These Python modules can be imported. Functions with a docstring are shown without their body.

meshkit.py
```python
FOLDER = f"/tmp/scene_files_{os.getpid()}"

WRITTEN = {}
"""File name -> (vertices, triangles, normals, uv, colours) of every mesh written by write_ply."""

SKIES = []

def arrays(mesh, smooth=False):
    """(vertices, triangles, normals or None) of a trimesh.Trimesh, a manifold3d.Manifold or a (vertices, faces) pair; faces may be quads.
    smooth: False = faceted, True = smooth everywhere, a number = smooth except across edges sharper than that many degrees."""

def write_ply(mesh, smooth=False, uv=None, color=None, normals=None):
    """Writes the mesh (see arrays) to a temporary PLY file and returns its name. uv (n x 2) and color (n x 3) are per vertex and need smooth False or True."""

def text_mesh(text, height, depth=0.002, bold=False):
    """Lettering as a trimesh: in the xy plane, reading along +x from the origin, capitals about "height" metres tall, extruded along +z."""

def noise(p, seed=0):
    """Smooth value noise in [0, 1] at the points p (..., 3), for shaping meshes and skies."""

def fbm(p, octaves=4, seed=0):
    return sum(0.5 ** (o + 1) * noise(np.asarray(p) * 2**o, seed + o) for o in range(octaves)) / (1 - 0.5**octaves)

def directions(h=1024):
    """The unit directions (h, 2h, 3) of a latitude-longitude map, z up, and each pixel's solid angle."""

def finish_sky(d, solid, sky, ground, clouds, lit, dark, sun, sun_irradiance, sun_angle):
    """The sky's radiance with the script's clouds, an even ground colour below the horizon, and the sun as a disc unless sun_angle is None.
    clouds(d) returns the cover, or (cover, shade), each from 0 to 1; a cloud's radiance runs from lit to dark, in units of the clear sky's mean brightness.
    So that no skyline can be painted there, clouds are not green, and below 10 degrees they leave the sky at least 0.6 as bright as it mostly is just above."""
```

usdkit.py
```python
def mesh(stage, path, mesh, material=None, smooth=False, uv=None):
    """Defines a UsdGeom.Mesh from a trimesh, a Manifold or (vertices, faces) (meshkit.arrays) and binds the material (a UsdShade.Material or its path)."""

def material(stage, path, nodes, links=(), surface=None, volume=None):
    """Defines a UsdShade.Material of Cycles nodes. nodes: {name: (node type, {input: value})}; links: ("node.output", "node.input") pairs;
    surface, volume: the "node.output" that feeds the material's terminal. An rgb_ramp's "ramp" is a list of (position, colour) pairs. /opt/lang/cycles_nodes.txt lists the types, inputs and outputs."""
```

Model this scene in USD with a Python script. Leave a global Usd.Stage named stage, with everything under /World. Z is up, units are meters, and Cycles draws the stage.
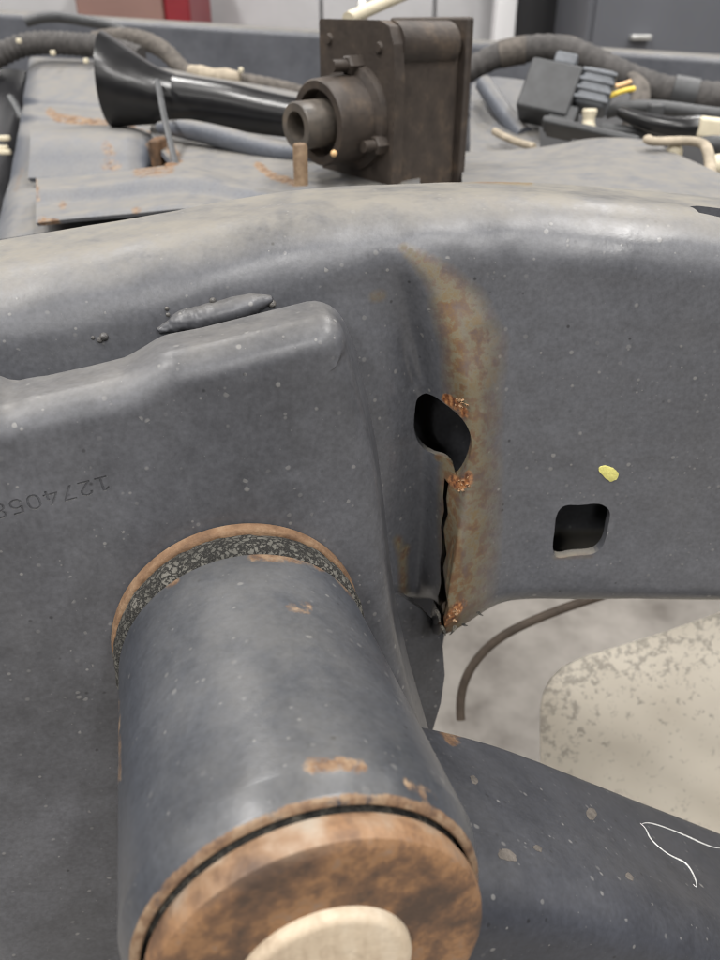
import math, numpy as np, trimesh, usdkit, meshkit
import manifold3d as m3
from shapely.geometry import Polygon, LineString
from scipy.interpolate import PchipInterpolator, CubicSpline
from scipy.spatial import cKDTree
from pxr import Usd, UsdGeom, UsdLux, UsdShade, Gf, Sdf, Vt

stage = Usd.Stage.CreateInMemory()
UsdGeom.SetStageUpAxis(stage, 'Z'); UsdGeom.SetStageMetersPerUnit(stage, 1.0)
UsdGeom.Xform.Define(stage, '/World'); UsdGeom.Scope.Define(stage, '/World/Looks')

# ------------------------------------------------------------------ camera
CAM = np.array([0, 0, 1.0]); FPX = 776.0; PITCH = math.radians(30.4)
FW = np.array([0, math.cos(PITCH), -math.sin(PITCH)]); UP = np.array([0, math.sin(PITCH), math.cos(PITCH)]); RT = np.array([1.0, 0, 0])
cam = UsdGeom.Camera.Define(stage, '/World/camera')
M = Gf.Matrix4d(1.0)
for i, r in enumerate((RT, UP, -FW, CAM)):
    M.SetRow(i, Gf.Vec4d(*map(float, r), 1.0 if i == 3 else 0.0))
cam.AddTransformOp().Set(M)
cam.CreateHorizontalApertureAttr(24.0); cam.CreateVerticalApertureAttr(32.0)
cam.CreateFocalLengthAttr(24.0 * FPX / 720)
cam.CreateFocusDistanceAttr(0.215); cam.CreateFStopAttr(17.0)
cam.CreateClippingRangeAttr(Gf.Vec2f(0.005, 100)); cam.CreateExposureAttr(0.13)

# ------------------------------------------------------------------ lamps: rows of ceiling fluorescents in the workshop
LAMP = 35.0
def lamp(i, x, y, w, l, k=1.0):
    L = UsdLux.RectLight.Define(stage, '/World/ceiling_lamp_%03d' % i)
    L.CreateWidthAttr(w); L.CreateHeightAttr(l); L.CreateIntensityAttr(LAMP * k)
    L.CreateColorAttr(Gf.Vec3f(1.0, 0.975, 0.945)); L.AddTranslateOp().Set(Gf.Vec3d(x, y, 4.0))
n_ = 0
for y, k in ((-6.0, 1.0), (-3.2, 1.0), (-0.5, 1.15), (2.2, 0.9)):
    for x in (-4.4, -1.5, 1.3, 4.2):
        lamp(n_, x, y, 0.25, 1.5, 1.6 * k * (1.25 if abs(x) < 2 else 0.6)); n_ += 1

# ------------------------------------------------------------------ pixel <-> place helpers (used while laying out)
def ray(px, py): return FW + (px - 360) / FPX * RT + (480 - py) / FPX * UP
def at(px, py, d): return CAM + ray(px, py) * d
def hit(px, py, P, n):
    d = ray(px, py); return CAM + d * (((P - CAM) @ n) / (d @ n))
def pix(P):
    P = np.atleast_2d(P) - CAM; d = P @ FW
    return np.c_[360 + FPX * (P @ RT) / d, 480 - FPX * (P @ UP) / d]
def nrm(v): v = np.asarray(v, float); return v / np.linalg.norm(v)
def pline_dist(q, pts, n=60):
    pts = np.asarray(pts, float); t = np.r_[0, np.cumsum(np.hypot(*np.diff(pts, axis=0).T))]
    s = np.linspace(0, t[-1], n); c = np.c_[np.interp(s, t, pts[:, 0]), np.interp(s, t, pts[:, 1])]
    d, k = cKDTree(c).query(q); return d, k / (n - 1)
def sstep(x, a, b): t = np.clip((x - a) / (b - a), 0, 1); return t * t * (3 - 2 * t)

# ------------------------------------------------------------------ stage helpers
USED = {}
def numbered(parent, name):
    k = USED.get((parent, name), -1) + 1; USED[(parent, name)] = k
    return name if k == 0 else '%s_%03d' % (name, k)
BASE = {}
def tag(prim, label=None, cat=None, group=None, kind=None):
    for k, v in (('label', label), ('category', cat), ('group', group), ('kind', kind)):
        if v: prim.SetCustomDataByKey(k, v)
    return prim
def thing(name, label, cat, base, group=None):
    path = '/World/' + numbered('/World', name); x = UsdGeom.Xform.Define(stage, path)
    base = np.asarray(base, float); x.AddTranslateOp().Set(Gf.Vec3d(*map(float, base))); BASE[path] = base
    tag(x.GetPrim(), label, cat, group); return path
def part(parent, name, mesh, mat, smooth=40, label=None, kind=None, attrs=None):
    path = parent + '/' + numbered(parent, name)
    top = '/'.join(parent.split('/')[:3]); base = BASE.get(top, np.zeros(3))
    v, f, n = meshkit.arrays(mesh, smooth)
    m = UsdGeom.Mesh.Define(stage, path)
    m.CreatePointsAttr(Vt.Vec3fArray.FromNumpy((v - base).astype(np.float32)))
    m.CreateFaceVertexCountsAttr(Vt.IntArray.FromNumpy(np.full(len(f), 3, np.int32)))
    m.CreateFaceVertexIndicesAttr(Vt.IntArray.FromNumpy(f.astype(np.int32).ravel())); m.CreateSubdivisionSchemeAttr('none')
    if n is not None:
        m.CreateNormalsAttr(Vt.Vec3fArray.FromNumpy(n.astype(np.float32))); m.SetNormalsInterpolation('vertex')
    for k, fn in (attrs or {}).items():
        UsdGeom.PrimvarsAPI(m).CreatePrimvar(k, Sdf.ValueTypeNames.FloatArray, 'vertex').Set(Vt.FloatArray.FromNumpy(np.asarray(fn(v), np.float32)))
    UsdShade.MaterialBindingAPI.Apply(m.GetPrim()).Bind(UsdShade.Material.Get(stage, '/World/Looks/' + mat))
    tag(m.GetPrim(), label, kind=kind); return path
def single(name, mesh, mat, label=None, cat=None, smooth=40, kind=None, group=None, attrs=None):
    p = part('/World', name, mesh, mat, smooth, attrs=attrs)
    tag(stage.GetPrimAtPath(p), label, cat, group, kind); return p

# ------------------------------------------------------------------ mesh helpers
def tri(v, f):
    return trimesh.Trimesh(np.asarray(v, float), np.asarray(f, int), process=False)
def grid_faces(nu, nv, flip=False, wrap=False):
    i, j = np.meshgrid(np.arange(nu - 1), np.arange(nv if wrap else nv - 1), indexing='ij')
    a = i * nv + j; b = i * nv + (j + 1) % nv; c = (i + 1) * nv + (j + 1) % nv; d = (i + 1) * nv + j
    f = np.stack([a, b, c, a, c, d], -1).reshape(-1, 3)
    return f[:, ::-1] if flip else f
def to_man(t):
    return m3.Manifold(m3.Mesh(np.asarray(t.vertices, np.float32), np.asarray(t.faces, np.uint32)))
def from_man(m):
    q = m.to_mesh(); return tri(q.vert_properties[:, :3], q.tri_verts)
def orient(t):
    if t.volume < 0: t.invert()
    return t
def box(sx, sy, sz, r=0.0):
    if r <= 0: return trimesh.creation.box((sx, sy, sz))
    s = [m3.Manifold.sphere(r, 12).translate((x * (sx / 2 - r), y * (sy / 2 - r), z * (sz / 2 - r))) for x in (-1, 1) for y in (-1, 1) for z in (-1, 1)]
    return from_man(m3.Manifold.batch_hull(s))
def frame(t, O, ex, ey, ez):
    t = t.copy(); t.vertices = np.asarray(O) + t.vertices @ np.array([ex, ey, ez]); return orient(t)
def basis(d, up=(0, 0, 1)):
    d = nrm(d); x = np.cross(up, d)
    if np.linalg.norm(x) < 1e-5: x = np.cross((1, 0, 0), d)
    x = nrm(x); return x, np.cross(d, x), d
def lathe(prof, O, d, seg=96):
    """prof: closed loop of (t along d, radius)."""
    x, y, d = basis(d); th = np.linspace(0, 2 * np.pi, seg, endpoint=False); prof = np.asarray(prof, float)
    ring = np.cos(th)[:, None] * x + np.sin(th)[:, None] * y
    v = np.asarray(O) + prof[:, 0, None, None] * d + prof[:, 1, None, None] * ring[None]
    v = np.concatenate([v, v[:1]]); n = len(prof)
    f = grid_faces(n + 1, seg, wrap=True) % (n * seg)
    t = trimesh.Trimesh(v[:-1].reshape(-1, 3), f, process=True); t.update_faces(t.nondegenerate_faces()); return orient(t)
def catm(pts, n):
    pts = np.asarray(pts, float); t = np.r_[0, np.cumsum(np.linalg.norm(np.diff(pts, axis=0), axis=1))]
    s = np.linspace(0, t[-1], n)
    return CubicSpline(t, pts)(s) if len(pts) > 2 else np.stack([np.interp(s, t, pts[:, k]) for k in range(3)], 1)
def tube(pts, r, n=60, seg=14, flat=1.0, rib=None):
    c = catm(pts, n); T = np.gradient(c, axis=0); T /= np.linalg.norm(T, axis=1)[:, None]
    up = np.array([0, 0, 1.0]); th = np.linspace(0, 2 * np.pi, seg, endpoint=False); V = []
    for i in range(n):
        x = nrm(np.cross(up, T[i])) if abs(T[i][2]) < .98 else nrm(np.cross((1, 0, 0), T[i])); y = np.cross(T[i], x)
        rr = (r if np.ndim(r) == 0 else np.interp(i / (n - 1), np.linspace(0, 1, len(r)), r)) * (1 if rib is None else 1 + rib[0] * math.sin(i * rib[1]))
        V.append(c[i] + rr * (np.cos(th)[:, None] * x + flat * np.sin(th)[:, None] * y))
    V = np.vstack(V + [c[:1], c[-1:]]); F = grid_faces(n, seg, wrap=True)
    k = np.arange(seg); a = n * seg; e = (n - 1) * seg
    F = np.vstack([F, np.c_[np.full(seg, a), (k + 1) % seg, k], np.c_[np.full(seg, a + 1), e + k, e + (k + 1) % seg]])
    return orient(tri(V, F))
def bspl(C, n, k=2):
    """clamped B-spline through a control list along axis 0."""
    C = np.asarray(C, float); m = len(C); k = min(k, m - 1)
    from scipy.interpolate import BSpline
    kn = np.r_[[0] * k, np.linspace(0, 1, m - k + 1), [1] * k]
    return BSpline(kn, C, k)(np.linspace(0, 1, n))
def patch(rows, nu=50, nv=60, thick=0.003, ku=2, kv=2, noise=0.0):
    """rows of (px, py, depth) control points: a bent sheet of metal with real thickness."""
    C = np.array([[at(*q) for q in r] for r in rows])
    S = bspl(C, nu, ku); S = np.swapaxes(bspl(np.swapaxes(S, 0, 1), nv, kv), 0, 1)
    du = np.gradient(S, axis=0); dv = np.gradient(S, axis=1); N = np.cross(du, dv); N /= np.maximum(np.linalg.norm(N, axis=-1, keepdims=True), 1e-12)
    if (N * (CAM - S)).sum() < 0: N = -N
    if noise: S = S + N * (meshkit.fbm(S * 25, 3) - .5)[..., None] * noise
    return shell(S, S - N * thick)
def shell(S, B):
    nu, nv = S.shape[:2]; n = nu * nv; F = grid_faces(nu, nv); G = F[:, ::-1] + n
    r = list(range(nv)) + [i * nv + nv - 1 for i in range(1, nu)] + [(nu - 1) * nv + j for j in range(nv - 2, -1, -1)] + [i * nv for i in range(nu - 2, 0, -1)]
    r = np.array(r); s = np.roll(r, -1)
    R = np.vstack([np.c_[r, r + n, s], np.c_[s, r + n, s + n]])
    return orient(tri(np.vstack([S.reshape(-1, 3), B.reshape(-1, 3)]), np.vstack([F, G, R])))
def section(FB, FT, BT, BB, r, counts):
    """rounded quadrilateral loops for arrays of corners; r: radii for FB, FT, BT, BB; counts: samples for the 4 sides and 4 arcs."""
    C = [FB, FT, BT, BB]; out = []
    for k in range(4):
        P, Q, O = C[k], C[(k + 1) % 4], C[k - 1]
        e1 = (O - P) / np.linalg.norm(O - P, axis=-1, keepdims=True); e2 = (Q - P) / np.linalg.norm(Q - P, axis=-1, keepdims=True)
        for t in np.linspace(0, np.pi / 2, counts[4 + k]):
            out.append(P + r[k] * (e1 * (1 - math.sin(t)) + e2 * (1 - math.cos(t))))
        a = P + r[k] * e2; b = Q - r[(k + 1) % 4] * e2
        for t in np.linspace(0, 1, counts[k] + 2)[1:-1]: out.append(a + (b - a) * t)
    return np.stack(out, 1)          # stations x samples x 3
def loop_normals(S):
    du = np.gradient(S, axis=0); dv = np.roll(S, -1, 1) - np.roll(S, 1, 1); N = np.cross(du, dv); N /= np.maximum(np.linalg.norm(N, axis=-1, keepdims=True), 1e-12)
    if ((S - S.mean(1, keepdims=True)) * N).sum() < 0: N = -N
    return N
def hollow(S, I):
    nu, nv = S.shape[:2]; n = nu * nv; F = grid_faces(nu, nv, wrap=True); G = F[:, ::-1] + n
    j = np.arange(nv); k = (j + 1) % nv; e = (nu - 1) * nv
    E0 = np.vstack([np.c_[j, j + n, k], np.c_[k, j + n, k + n]]); E1 = np.vstack([np.c_[j, k, j + n], np.c_[k, k + n, j + n]]) ; E1 = np.vstack([np.c_[e + j, e + k, e + j + n], np.c_[e + k, e + k + n, e + j + n]])
    return orient(tri(np.vstack([S.reshape(-1, 3), I.reshape(-1, 3)]), np.vstack([F, G, E0, E1])))
def capped(S):
    nu, nv = S.shape[:2]; F = grid_faces(nu, nv, wrap=True); V = np.vstack([S.reshape(-1, 3), S[0].mean(0)[None], S[-1].mean(0)[None]])
    j = np.arange(nv); k = (j + 1) % nv; e = (nu - 1) * nv; a = nu * nv
    return orient(tri(V, np.vstack([F, np.c_[np.full(nv, a), k, j], np.c_[np.full(nv, a + 1), e + j, e + k]])))
def prism(poly3d, d, lo, hi):
    P = np.asarray(poly3d); n = len(P); d = nrm(d)
    x, y, _ = basis(d); pg = Polygon(np.c_[P @ x, P @ y])
    m = trimesh.creation.extrude_polygon(pg.buffer(0), hi - lo, engine='earcut')
    return frame(m, d * lo + 0 * P[0], x, y, d)

# ------------------------------------------------------------------ materials
def paint(name, base, rough=0.42, dust=(0.195, 0.178, 0.145), dust_amt=0.8, speck=0.5, mott=0.13, bump=0.07, spec=0.5, tint=(0.16, 0.157, 0.148), rnoise=0.5, rlo=0.08, rhi=0.72, rcols=((0.145, 0.123, 0.076), (0.142, 0.100, 0.048), (0.135, 0.078, 0.032), (0.110, 0.054, 0.022))):
    b = np.array(base)
    N = {'g': ('geometry', {}), 'sep': ('separate_xyz', {}),
         'n1': ('noise_texture', {'scale': 22.0, 'detail': 5.0, 'roughness': 0.6}),
         'n2': ('noise_texture', {'scale': 240.0, 'detail': 4.0, 'roughness': 0.65}),
         'n3': ('noise_texture', {'scale': 700.0, 'detail': 2.0}),
         'n4': ('noise_texture', {'scale': 75.0, 'detail': 6.0, 'roughness': 0.7}),
         'stm': ('mapping', {'scale': (60.0, 60.0, 22.0)}), 'stn': ('noise_texture', {'scale': 1.0, 'detail': 4.0, 'roughness': 0.6}),
         'nm': ('math', {'math_type': 'multiply_add', 'value2': 0.5}), 'nh': ('math', {'math_type': 'multiply', 'value2': 0.5}), 'r1': ('rgb_ramp', {'ramp': [(0.36, tuple(b * (1 - mott))), (0.5, tuple(b)), (0.64, tuple(b * (1 + mott)))]}),
         'film': ('map_range', {'from_min': 0.42, 'from_max': 0.78, 'to_min': 0.0, 'to_max': 0.08, 'clamp': True}),
         'gr': ('map_range', {'from_min': 0.3, 'from_max': 0.7, 'to_min': 0.87, 'to_max': 1.13}), 'mg': ('vector_math', {'math_type': 'scale'}),
         'mf': ('mix_color', {'b': tint}),
         'sv': ('voronoi_texture', {'scale': 640.0, 'randomness': 1.0}), 'svc': ('separate_color', {}),
         'sq': ('math', {'math_type': 'power', 'value2': 9.0}), 'sq2': ('math', {'math_type': 'multiply_add', 'value2': 0.55, 'value3': 0.07}),
         'svr': ('math', {'math_type': 'divide'}), 'svd': ('map_range', {'from_min': 0.55, 'from_max': 1.0, 'to_min': 1.0, 'to_max': 0.0, 'clamp': True}),
         'svm': ('map_range', {'from_min': 0.50, 'from_max': 1.0, 'to_min': 0.0, 'to_max': 1.0, 'clamp': True}),
         'sm': ('math', {'math_type': 'multiply'}), 'sm2': ('math', {'math_type': 'multiply', 'value2': speck}),
         'ms': ('mix_color', {'b': (0.30, 0.293, 0.28)}),
         'dv': ('voronoi_texture', {'scale': 210.0, 'randomness': 1.0}), 'dvc': ('separate_color', {}), 'dvd': ('map_range', {'from_min': 0.06, 'from_max': 0.14, 'to_min': 1.0, 'to_max': 0.0, 'clamp': True}),
         'dvm': ('map_range', {'from_min': 0.80, 'from_max': 0.95, 'to_min': 0.0, 'to_max': 0.8, 'clamp': True}), 'dk': ('math', {'math_type': 'multiply'}),
         'md': ('mix_color', {'b': tuple(b * 0.3)}),
         'dz': ('map_range', {'from_min': 0.55, 'from_max': 0.97, 'to_min': 0.0, 'to_max': 1.0, 'clamp': True}),
         'dn': ('map_range', {'from_min': 0.33, 'from_max': 0.6, 'to_min': 0.35, 'to_max': 1.0, 'clamp': True}),
         'dm': ('math', {'math_type': 'multiply'}), 'dm2': ('math', {'math_type': 'multiply', 'value2': dust_amt}),
         'mdu': ('mix_color', {'b': dust}),
         'ra': ('attribute', {'attribute': 'rust'}), 'rnz': ('noise_texture', {'scale': 190.0 if rnoise > .5 else 120.0, 'detail': 6.0, 'roughness': 0.75}), 'rn': ('map_range', {'from_min': 0.25, 'from_max': 0.75, 'to_min': -rnoise, 'to_max': rnoise}),
         'radd': ('math', {'math_type': 'add'}), 'rm': ('map_range', {'from_min': rlo, 'from_max': rhi, 'to_min': 0.0, 'to_max': 0.95, 'clamp': True}), 'rk': ('math', {'math_type': 'multiply', 'value2': 1.0}), 'rk2': ('math', {'math_type': 'multiply'}),
         'rcn': ('math', {'math_type': 'multiply_add', 'value2': 0.5}), 'rc': ('rgb_ramp', {'ramp': [(0.35, rcols[0]), (0.65, rcols[1]), (0.92, rcols[2]), (1.0, rcols[3])] if rnoise < .5 else [(0.36, rcols[3]), (0.46, rcols[2]), (0.54, rcols[0]), (0.66, rcols[1])]}),
         'mr': ('mix_color', {}),
         'fa': ('attribute', {'attribute': 'flake'}), 'fcol': ('rgb_ramp', {'ramp': [(0.35, (0.09, 0.03, 0.012)), (0.5, (0.26, 0.10, 0.035)), (0.68, (0.46, 0.22, 0.09))]}),
         'fadd': ('math', {'math_type': 'multiply'}), 'fm': ('map_range', {'from_min': 0.22, 'from_max': 0.34, 'to_min': 0.0, 'to_max': 1.0, 'clamp': True}), 'mfk': ('mix_color', {}),
         'ro1': ('map_range', {'from_min': 0.3, 'from_max': 0.7, 'to_min': rough - 0.08, 'to_max': rough + 0.12}),
         'ro2': ('math', {'math_type': 'multiply_add', 'value2': 0.35}), 'ro3': ('math', {'math_type': 'maximum'}), 'rr8': ('math', {'math_type': 'multiply', 'value2': 0.85}),
         'h1': ('math', {'math_type': 'multiply', 'value2': 0.4}), 'h2': ('math', {'math_type': 'multiply_add', 'value2': 1.2}), 'h3': ('math', {'math_type': 'multiply_add', 'value2': 1.0}),
         'fh': ('math', {'math_type': 'multiply_add'}),
         'bp': ('bump', {'strength': bump, 'distance': 0.0008}),
         'p': ('principled_bsdf', {'specular_ior_level': spec})}
    L = [('g.normal', 'sep.vector')] + [('g.position', k + '.vector') for k in ('n1', 'n2', 'n3', 'n4', 'sv', 'stm', 'dv')] + [
        ('stm.vector', 'stn.vector'), ('n4.fac', 'nh.value1'), ('n1.fac', 'nm.value1'), ('nh.value', 'nm.value3'), ('nm.value', 'r1.fac'), ('stn.fac', 'film.value'), ('film.result', 'mf.fac'), ('n3.fac', 'gr.value'), ('gr.result', 'mg.scale'), ('r1.color', 'mg.vector1'), ('mg.vector', 'mf.a'),
        ('sv.color', 'svc.color'), ('svc.g', 'sq.value1'), ('sq.value', 'sq2.value1'), ('sv.distance', 'svr.value1'), ('sq2.value', 'svr.value2'), ('svr.value', 'svd.value'), ('svc.r', 'svm.value'), ('dv.color', 'dvc.color'), ('dv.distance', 'dvd.value'), ('dvc.r', 'dvm.value'), ('dvd.result', 'dk.value1'), ('dvm.result', 'dk.value2'), ('svd.result', 'sm.value1'), ('svm.result', 'sm.value2'), ('sm.value', 'sm2.value1'),
        ('mf.result', 'ms.a'), ('sm2.value', 'ms.fac'), ('ms.result', 'md.a'), ('dk.value', 'md.fac'),
        ('sep.z', 'dz.value'), ('n4.fac', 'dn.value'), ('dz.result', 'dm.value1'), ('dn.result', 'dm.value2'), ('dm.value', 'dm2.value1'), ('md.result', 'mdu.a'), ('dm2.value', 'mdu.fac'),
        ('rnz.fac', 'rn.value'), ('g.position', 'rnz.vector'), ('ra.fac', 'rk.value1'), ('rn.result', 'rk2.value1'), ('ra.fac', 'rk2.value2'), ('rk.value', 'radd.value1'), ('rk2.value', 'radd.value2'), ('radd.value', 'rm.value'),
        ('n2.fac', 'rcn.value1'), ('ra.fac', 'rcn.value3'), ('rcn.value' if rnoise < .5 else 'n2.fac', 'rc.fac'), ('mdu.result', 'mr.a'), ('rc.color', 'mr.b'), ('rm.result', 'mr.fac'),
        ('fa.fac', 'fadd.value1'), ('n2.fac', 'fadd.value2'), ('fadd.value', 'fm.value'), ('n3.fac', 'fcol.fac'), ('mr.result', 'mfk.a'), ('fcol.color', 'mfk.b'), ('fm.result', 'mfk.fac'),
        ('mfk.result', 'p.base_color'), ('n1.fac', 'ro1.value'), ('dm2.value', 'ro2.value1'), ('ro1.result', 'ro2.value3'), ('ro2.value', 'ro3.value1'), ('rm.result', 'rr8.value1'), ('rr8.value', 'ro3.value2'), ('ro3.value', 'p.roughness'),
        ('n3.fac', 'h1.value1'), ('n2.fac', 'h2.value1'), ('h1.value', 'h2.value3'), ('sm.value', 'h3.value1'), ('h2.value', 'h3.value3'), ('fm.result', 'fh.value1'), ('n3.fac', 'fh.value2'), ('h3.value', 'fh.value3'), ('fh.value', 'bp.height'), ('bp.normal', 'p.normal')]
    usdkit.material(stage, '/World/Looks/' + name, N, L, surface='p.BSDF')
def plain(name, stops, scale=60.0, rough=0.6, bump=0.2, bdist=0.0006, detail=5.0, metallic=0.0, vor=None, spec=0.5, zs=1.0):
    """colour from one noise through a ramp, with fine relief."""
    N = {'g': ('geometry', {}), 'mp': ('mapping', {'scale': (1.0, 1.0, zs)}), 'n': ('noise_texture', {'scale': scale, 'detail': detail, 'roughness': 0.65}), 'nb': ('noise_texture', {'scale': scale * 5, 'detail': 3.0}),
         'r': ('rgb_ramp', {'ramp': stops}), 'b': ('bump', {'strength': bump, 'distance': bdist}), 'p': ('principled_bsdf', {'roughness': rough, 'metallic': metallic, 'specular_ior_level': spec})}
    L = [('g.position', 'mp.vector'), ('mp.vector', 'n.vector'), ('g.position', 'nb.vector'), ('n.fac', 'r.fac'), ('r.color', 'p.base_color'), ('nb.fac', 'b.height'), ('b.normal', 'p.normal')]
    usdkit.material(stage, '/World/Looks/' + name, N, L, surface='p.BSDF')
def flat(c, k=0.25): c = np.array(c); return [(0.3, tuple(c * (1 - k))), (0.7, tuple(c * (1 + k)))]

paint('rail_paint', (0.094, 0.097, 0.108), rough=0.31, spec=0.6)
paint('bracket_paint', (0.079, 0.081, 0.090), rough=0.36, spec=0.5, mott=0.3, dust_amt=0.3)
paint('tube_paint', (0.048, 0.053, 0.064), rough=0.33, spec=0.6, rnoise=0.9, rlo=0.26, rhi=0.52, rcols=((0.215, 0.14, 0.082), (0.27, 0.19, 0.12), (0.17, 0.098, 0.052), (0.10, 0.055, 0.030)), mott=0.2, dust_amt=0.22, speck=0.35, tint=(0.085, 0.092, 0.105))
paint('arm_paint', (0.034, 0.037, 0.047), rough=0.45, mott=0.25, dust_amt=0.12, speck=0.45, tint=(0.06, 0.065, 0.08), rnoise=0.9, rlo=0.26, rhi=0.52, rcols=((0.215, 0.14, 0.082), (0.27, 0.19, 0.12), (0.17, 0.098, 0.052), (0.10, 0.055, 0.030)))
paint('far_paint', (0.085, 0.090, 0.105), rough=0.4, dust_amt=0.75, speck=0.2)
paint('cross_paint', (0.10, 0.110, 0.132), rough=0.45, dust_amt=0.8, speck=0.2, dust=(0.20, 0.185, 0.16), rnoise=0.9, rlo=0.26, rhi=0.52, rcols=((0.215, 0.14, 0.082), (0.27, 0.19, 0.12), (0.17, 0.098, 0.052), (0.10, 0.055, 0.030)))
plain('rust_rim', [(0.3, (0.16, 0.085, 0.045)), (0.5, (0.32, 0.19, 0.10)), (0.7, (0.42, 0.28, 0.17))], 110.0, 0.75, 0.4)
plain('rust_back', [(0.3, (0.10, 0.055, 0.03)), (0.5, (0.19, 0.11, 0.06)), (0.68, (0.27, 0.18, 0.11))], 130.0, 0.75, 0.5)
plain('hub_pale', [(0.3, (0.33, 0.25, 0.175)), (0.5, (0.50, 0.41, 0.30)), (0.7, (0.60, 0.52, 0.41))], 120.0, 0.6, 0.3, zs=0.3)
plain('iron_brown', [(0.3, (0.030, 0.023, 0.019)), (0.55, (0.052, 0.040, 0.032)), (0.75, (0.10, 0.072, 0.050))], 70.0, 0.6, 0.4)
plain('iron_rust', [(0.3, (0.05, 0.03, 0.018)), (0.6, (0.16, 0.085, 0.04))], 90.0, 0.7, 0.4)
plain('stud_tan', [(0.35, (0.16, 0.10, 0.06)), (0.65, (0.30, 0.21, 0.13))], 120.0, 0.6, 0.4)
plain('shaft_steel', [(0.3, (0.055, 0.05, 0.046)), (0.6, (0.13, 0.11, 0.09)), (0.75, (0.22, 0.15, 0.09))], 60.0, 0.45, 0.3)
plain('black_plastic', flat((0.012, 0.012, 0.013)), 80.0, 0.28, 0.08)
plain('dark_plastic', flat((0.045, 0.047, 0.05)), 90.0, 0.5, 0.2)
plain('grey_plastic', flat((0.12, 0.13, 0.145)), 90.0, 0.5, 0.2)
plain('loom_grey', flat((0.062, 0.058, 0.056), 0.4), 120.0, 0.8, 0.6, 0.001)
plain('loom_tape', flat((0.10, 0.088, 0.077), 0.45), 140.0, 0.85, 0.6, 0.001)
plain('tape_tan', flat((0.34, 0.29, 0.22), 0.3), 120.0, 0.8, 0.4)
plain('cream_plastic', flat((0.62, 0.56, 0.42), 0.1), 90.0, 0.5, 0.1)
plain('yellow_wire', flat((0.75, 0.55, 0.08), 0.1), 90.0, 0.5, 0.1)
plain('peach_wire', flat((0.70, 0.45, 0.22), 0.1), 90.0, 0.5, 0.1)
plain('hose_brown', flat((0.085, 0.064, 0.048), 0.3), 90.0, 0.7, 0.3)
plain('yellow_paint', flat((0.66, 0.62, 0.20), 0.15), 400.0, 0.5, 0.2)
plain('chalk', flat((0.50, 0.50, 0.49), 0.3), 900.0, 0.9, 0.3)
plain('concrete', [(0.3, (0.12, 0.107, 0.094)), (0.48, (0.20, 0.184, 0.165)), (0.7, (0.27, 0.25, 0.226))], 7.0, 0.55, 0.2, 0.002)
plain('wall_paint', flat((0.42, 0.42, 0.43), 0.05), 9.0, 0.7, 0.2, 0.002)
plain('mortar', flat((0.45, 0.45, 0.46), 0.05), 9.0, 0.8, 0.2, 0.002)
plain('locker_grey', flat((0.11, 0.115, 0.13), 0.1), 2.0, 0.35, 0.05)
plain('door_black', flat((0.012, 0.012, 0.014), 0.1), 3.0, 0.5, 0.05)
plain('white_frame', flat((0.74, 0.74, 0.75), 0.04), 3.0, 0.5, 0.05)
plain('red_box', flat((0.20, 0.013, 0.02), 0.1), 3.0, 0.4, 0.05)
plain('red_brown', flat((0.22, 0.125, 0.105), 0.1), 3.0, 0.6, 0.05)
plain('steel_bright', flat((0.62, 0.62, 0.60), 0.1), 30.0, 0.3, 0.05, metallic=0.6)
plain('paper', flat((0.80, 0.79, 0.77), 0.03), 30.0, 0.8, 0.05)
plain('weld_metal', [(0.35, (0.055, 0.054, 0.056)), (0.55, (0.11, 0.105, 0.10)), (0.72, (0.30, 0.27, 0.23))], 130.0, 0.42, 0.7, 0.0012)
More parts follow.
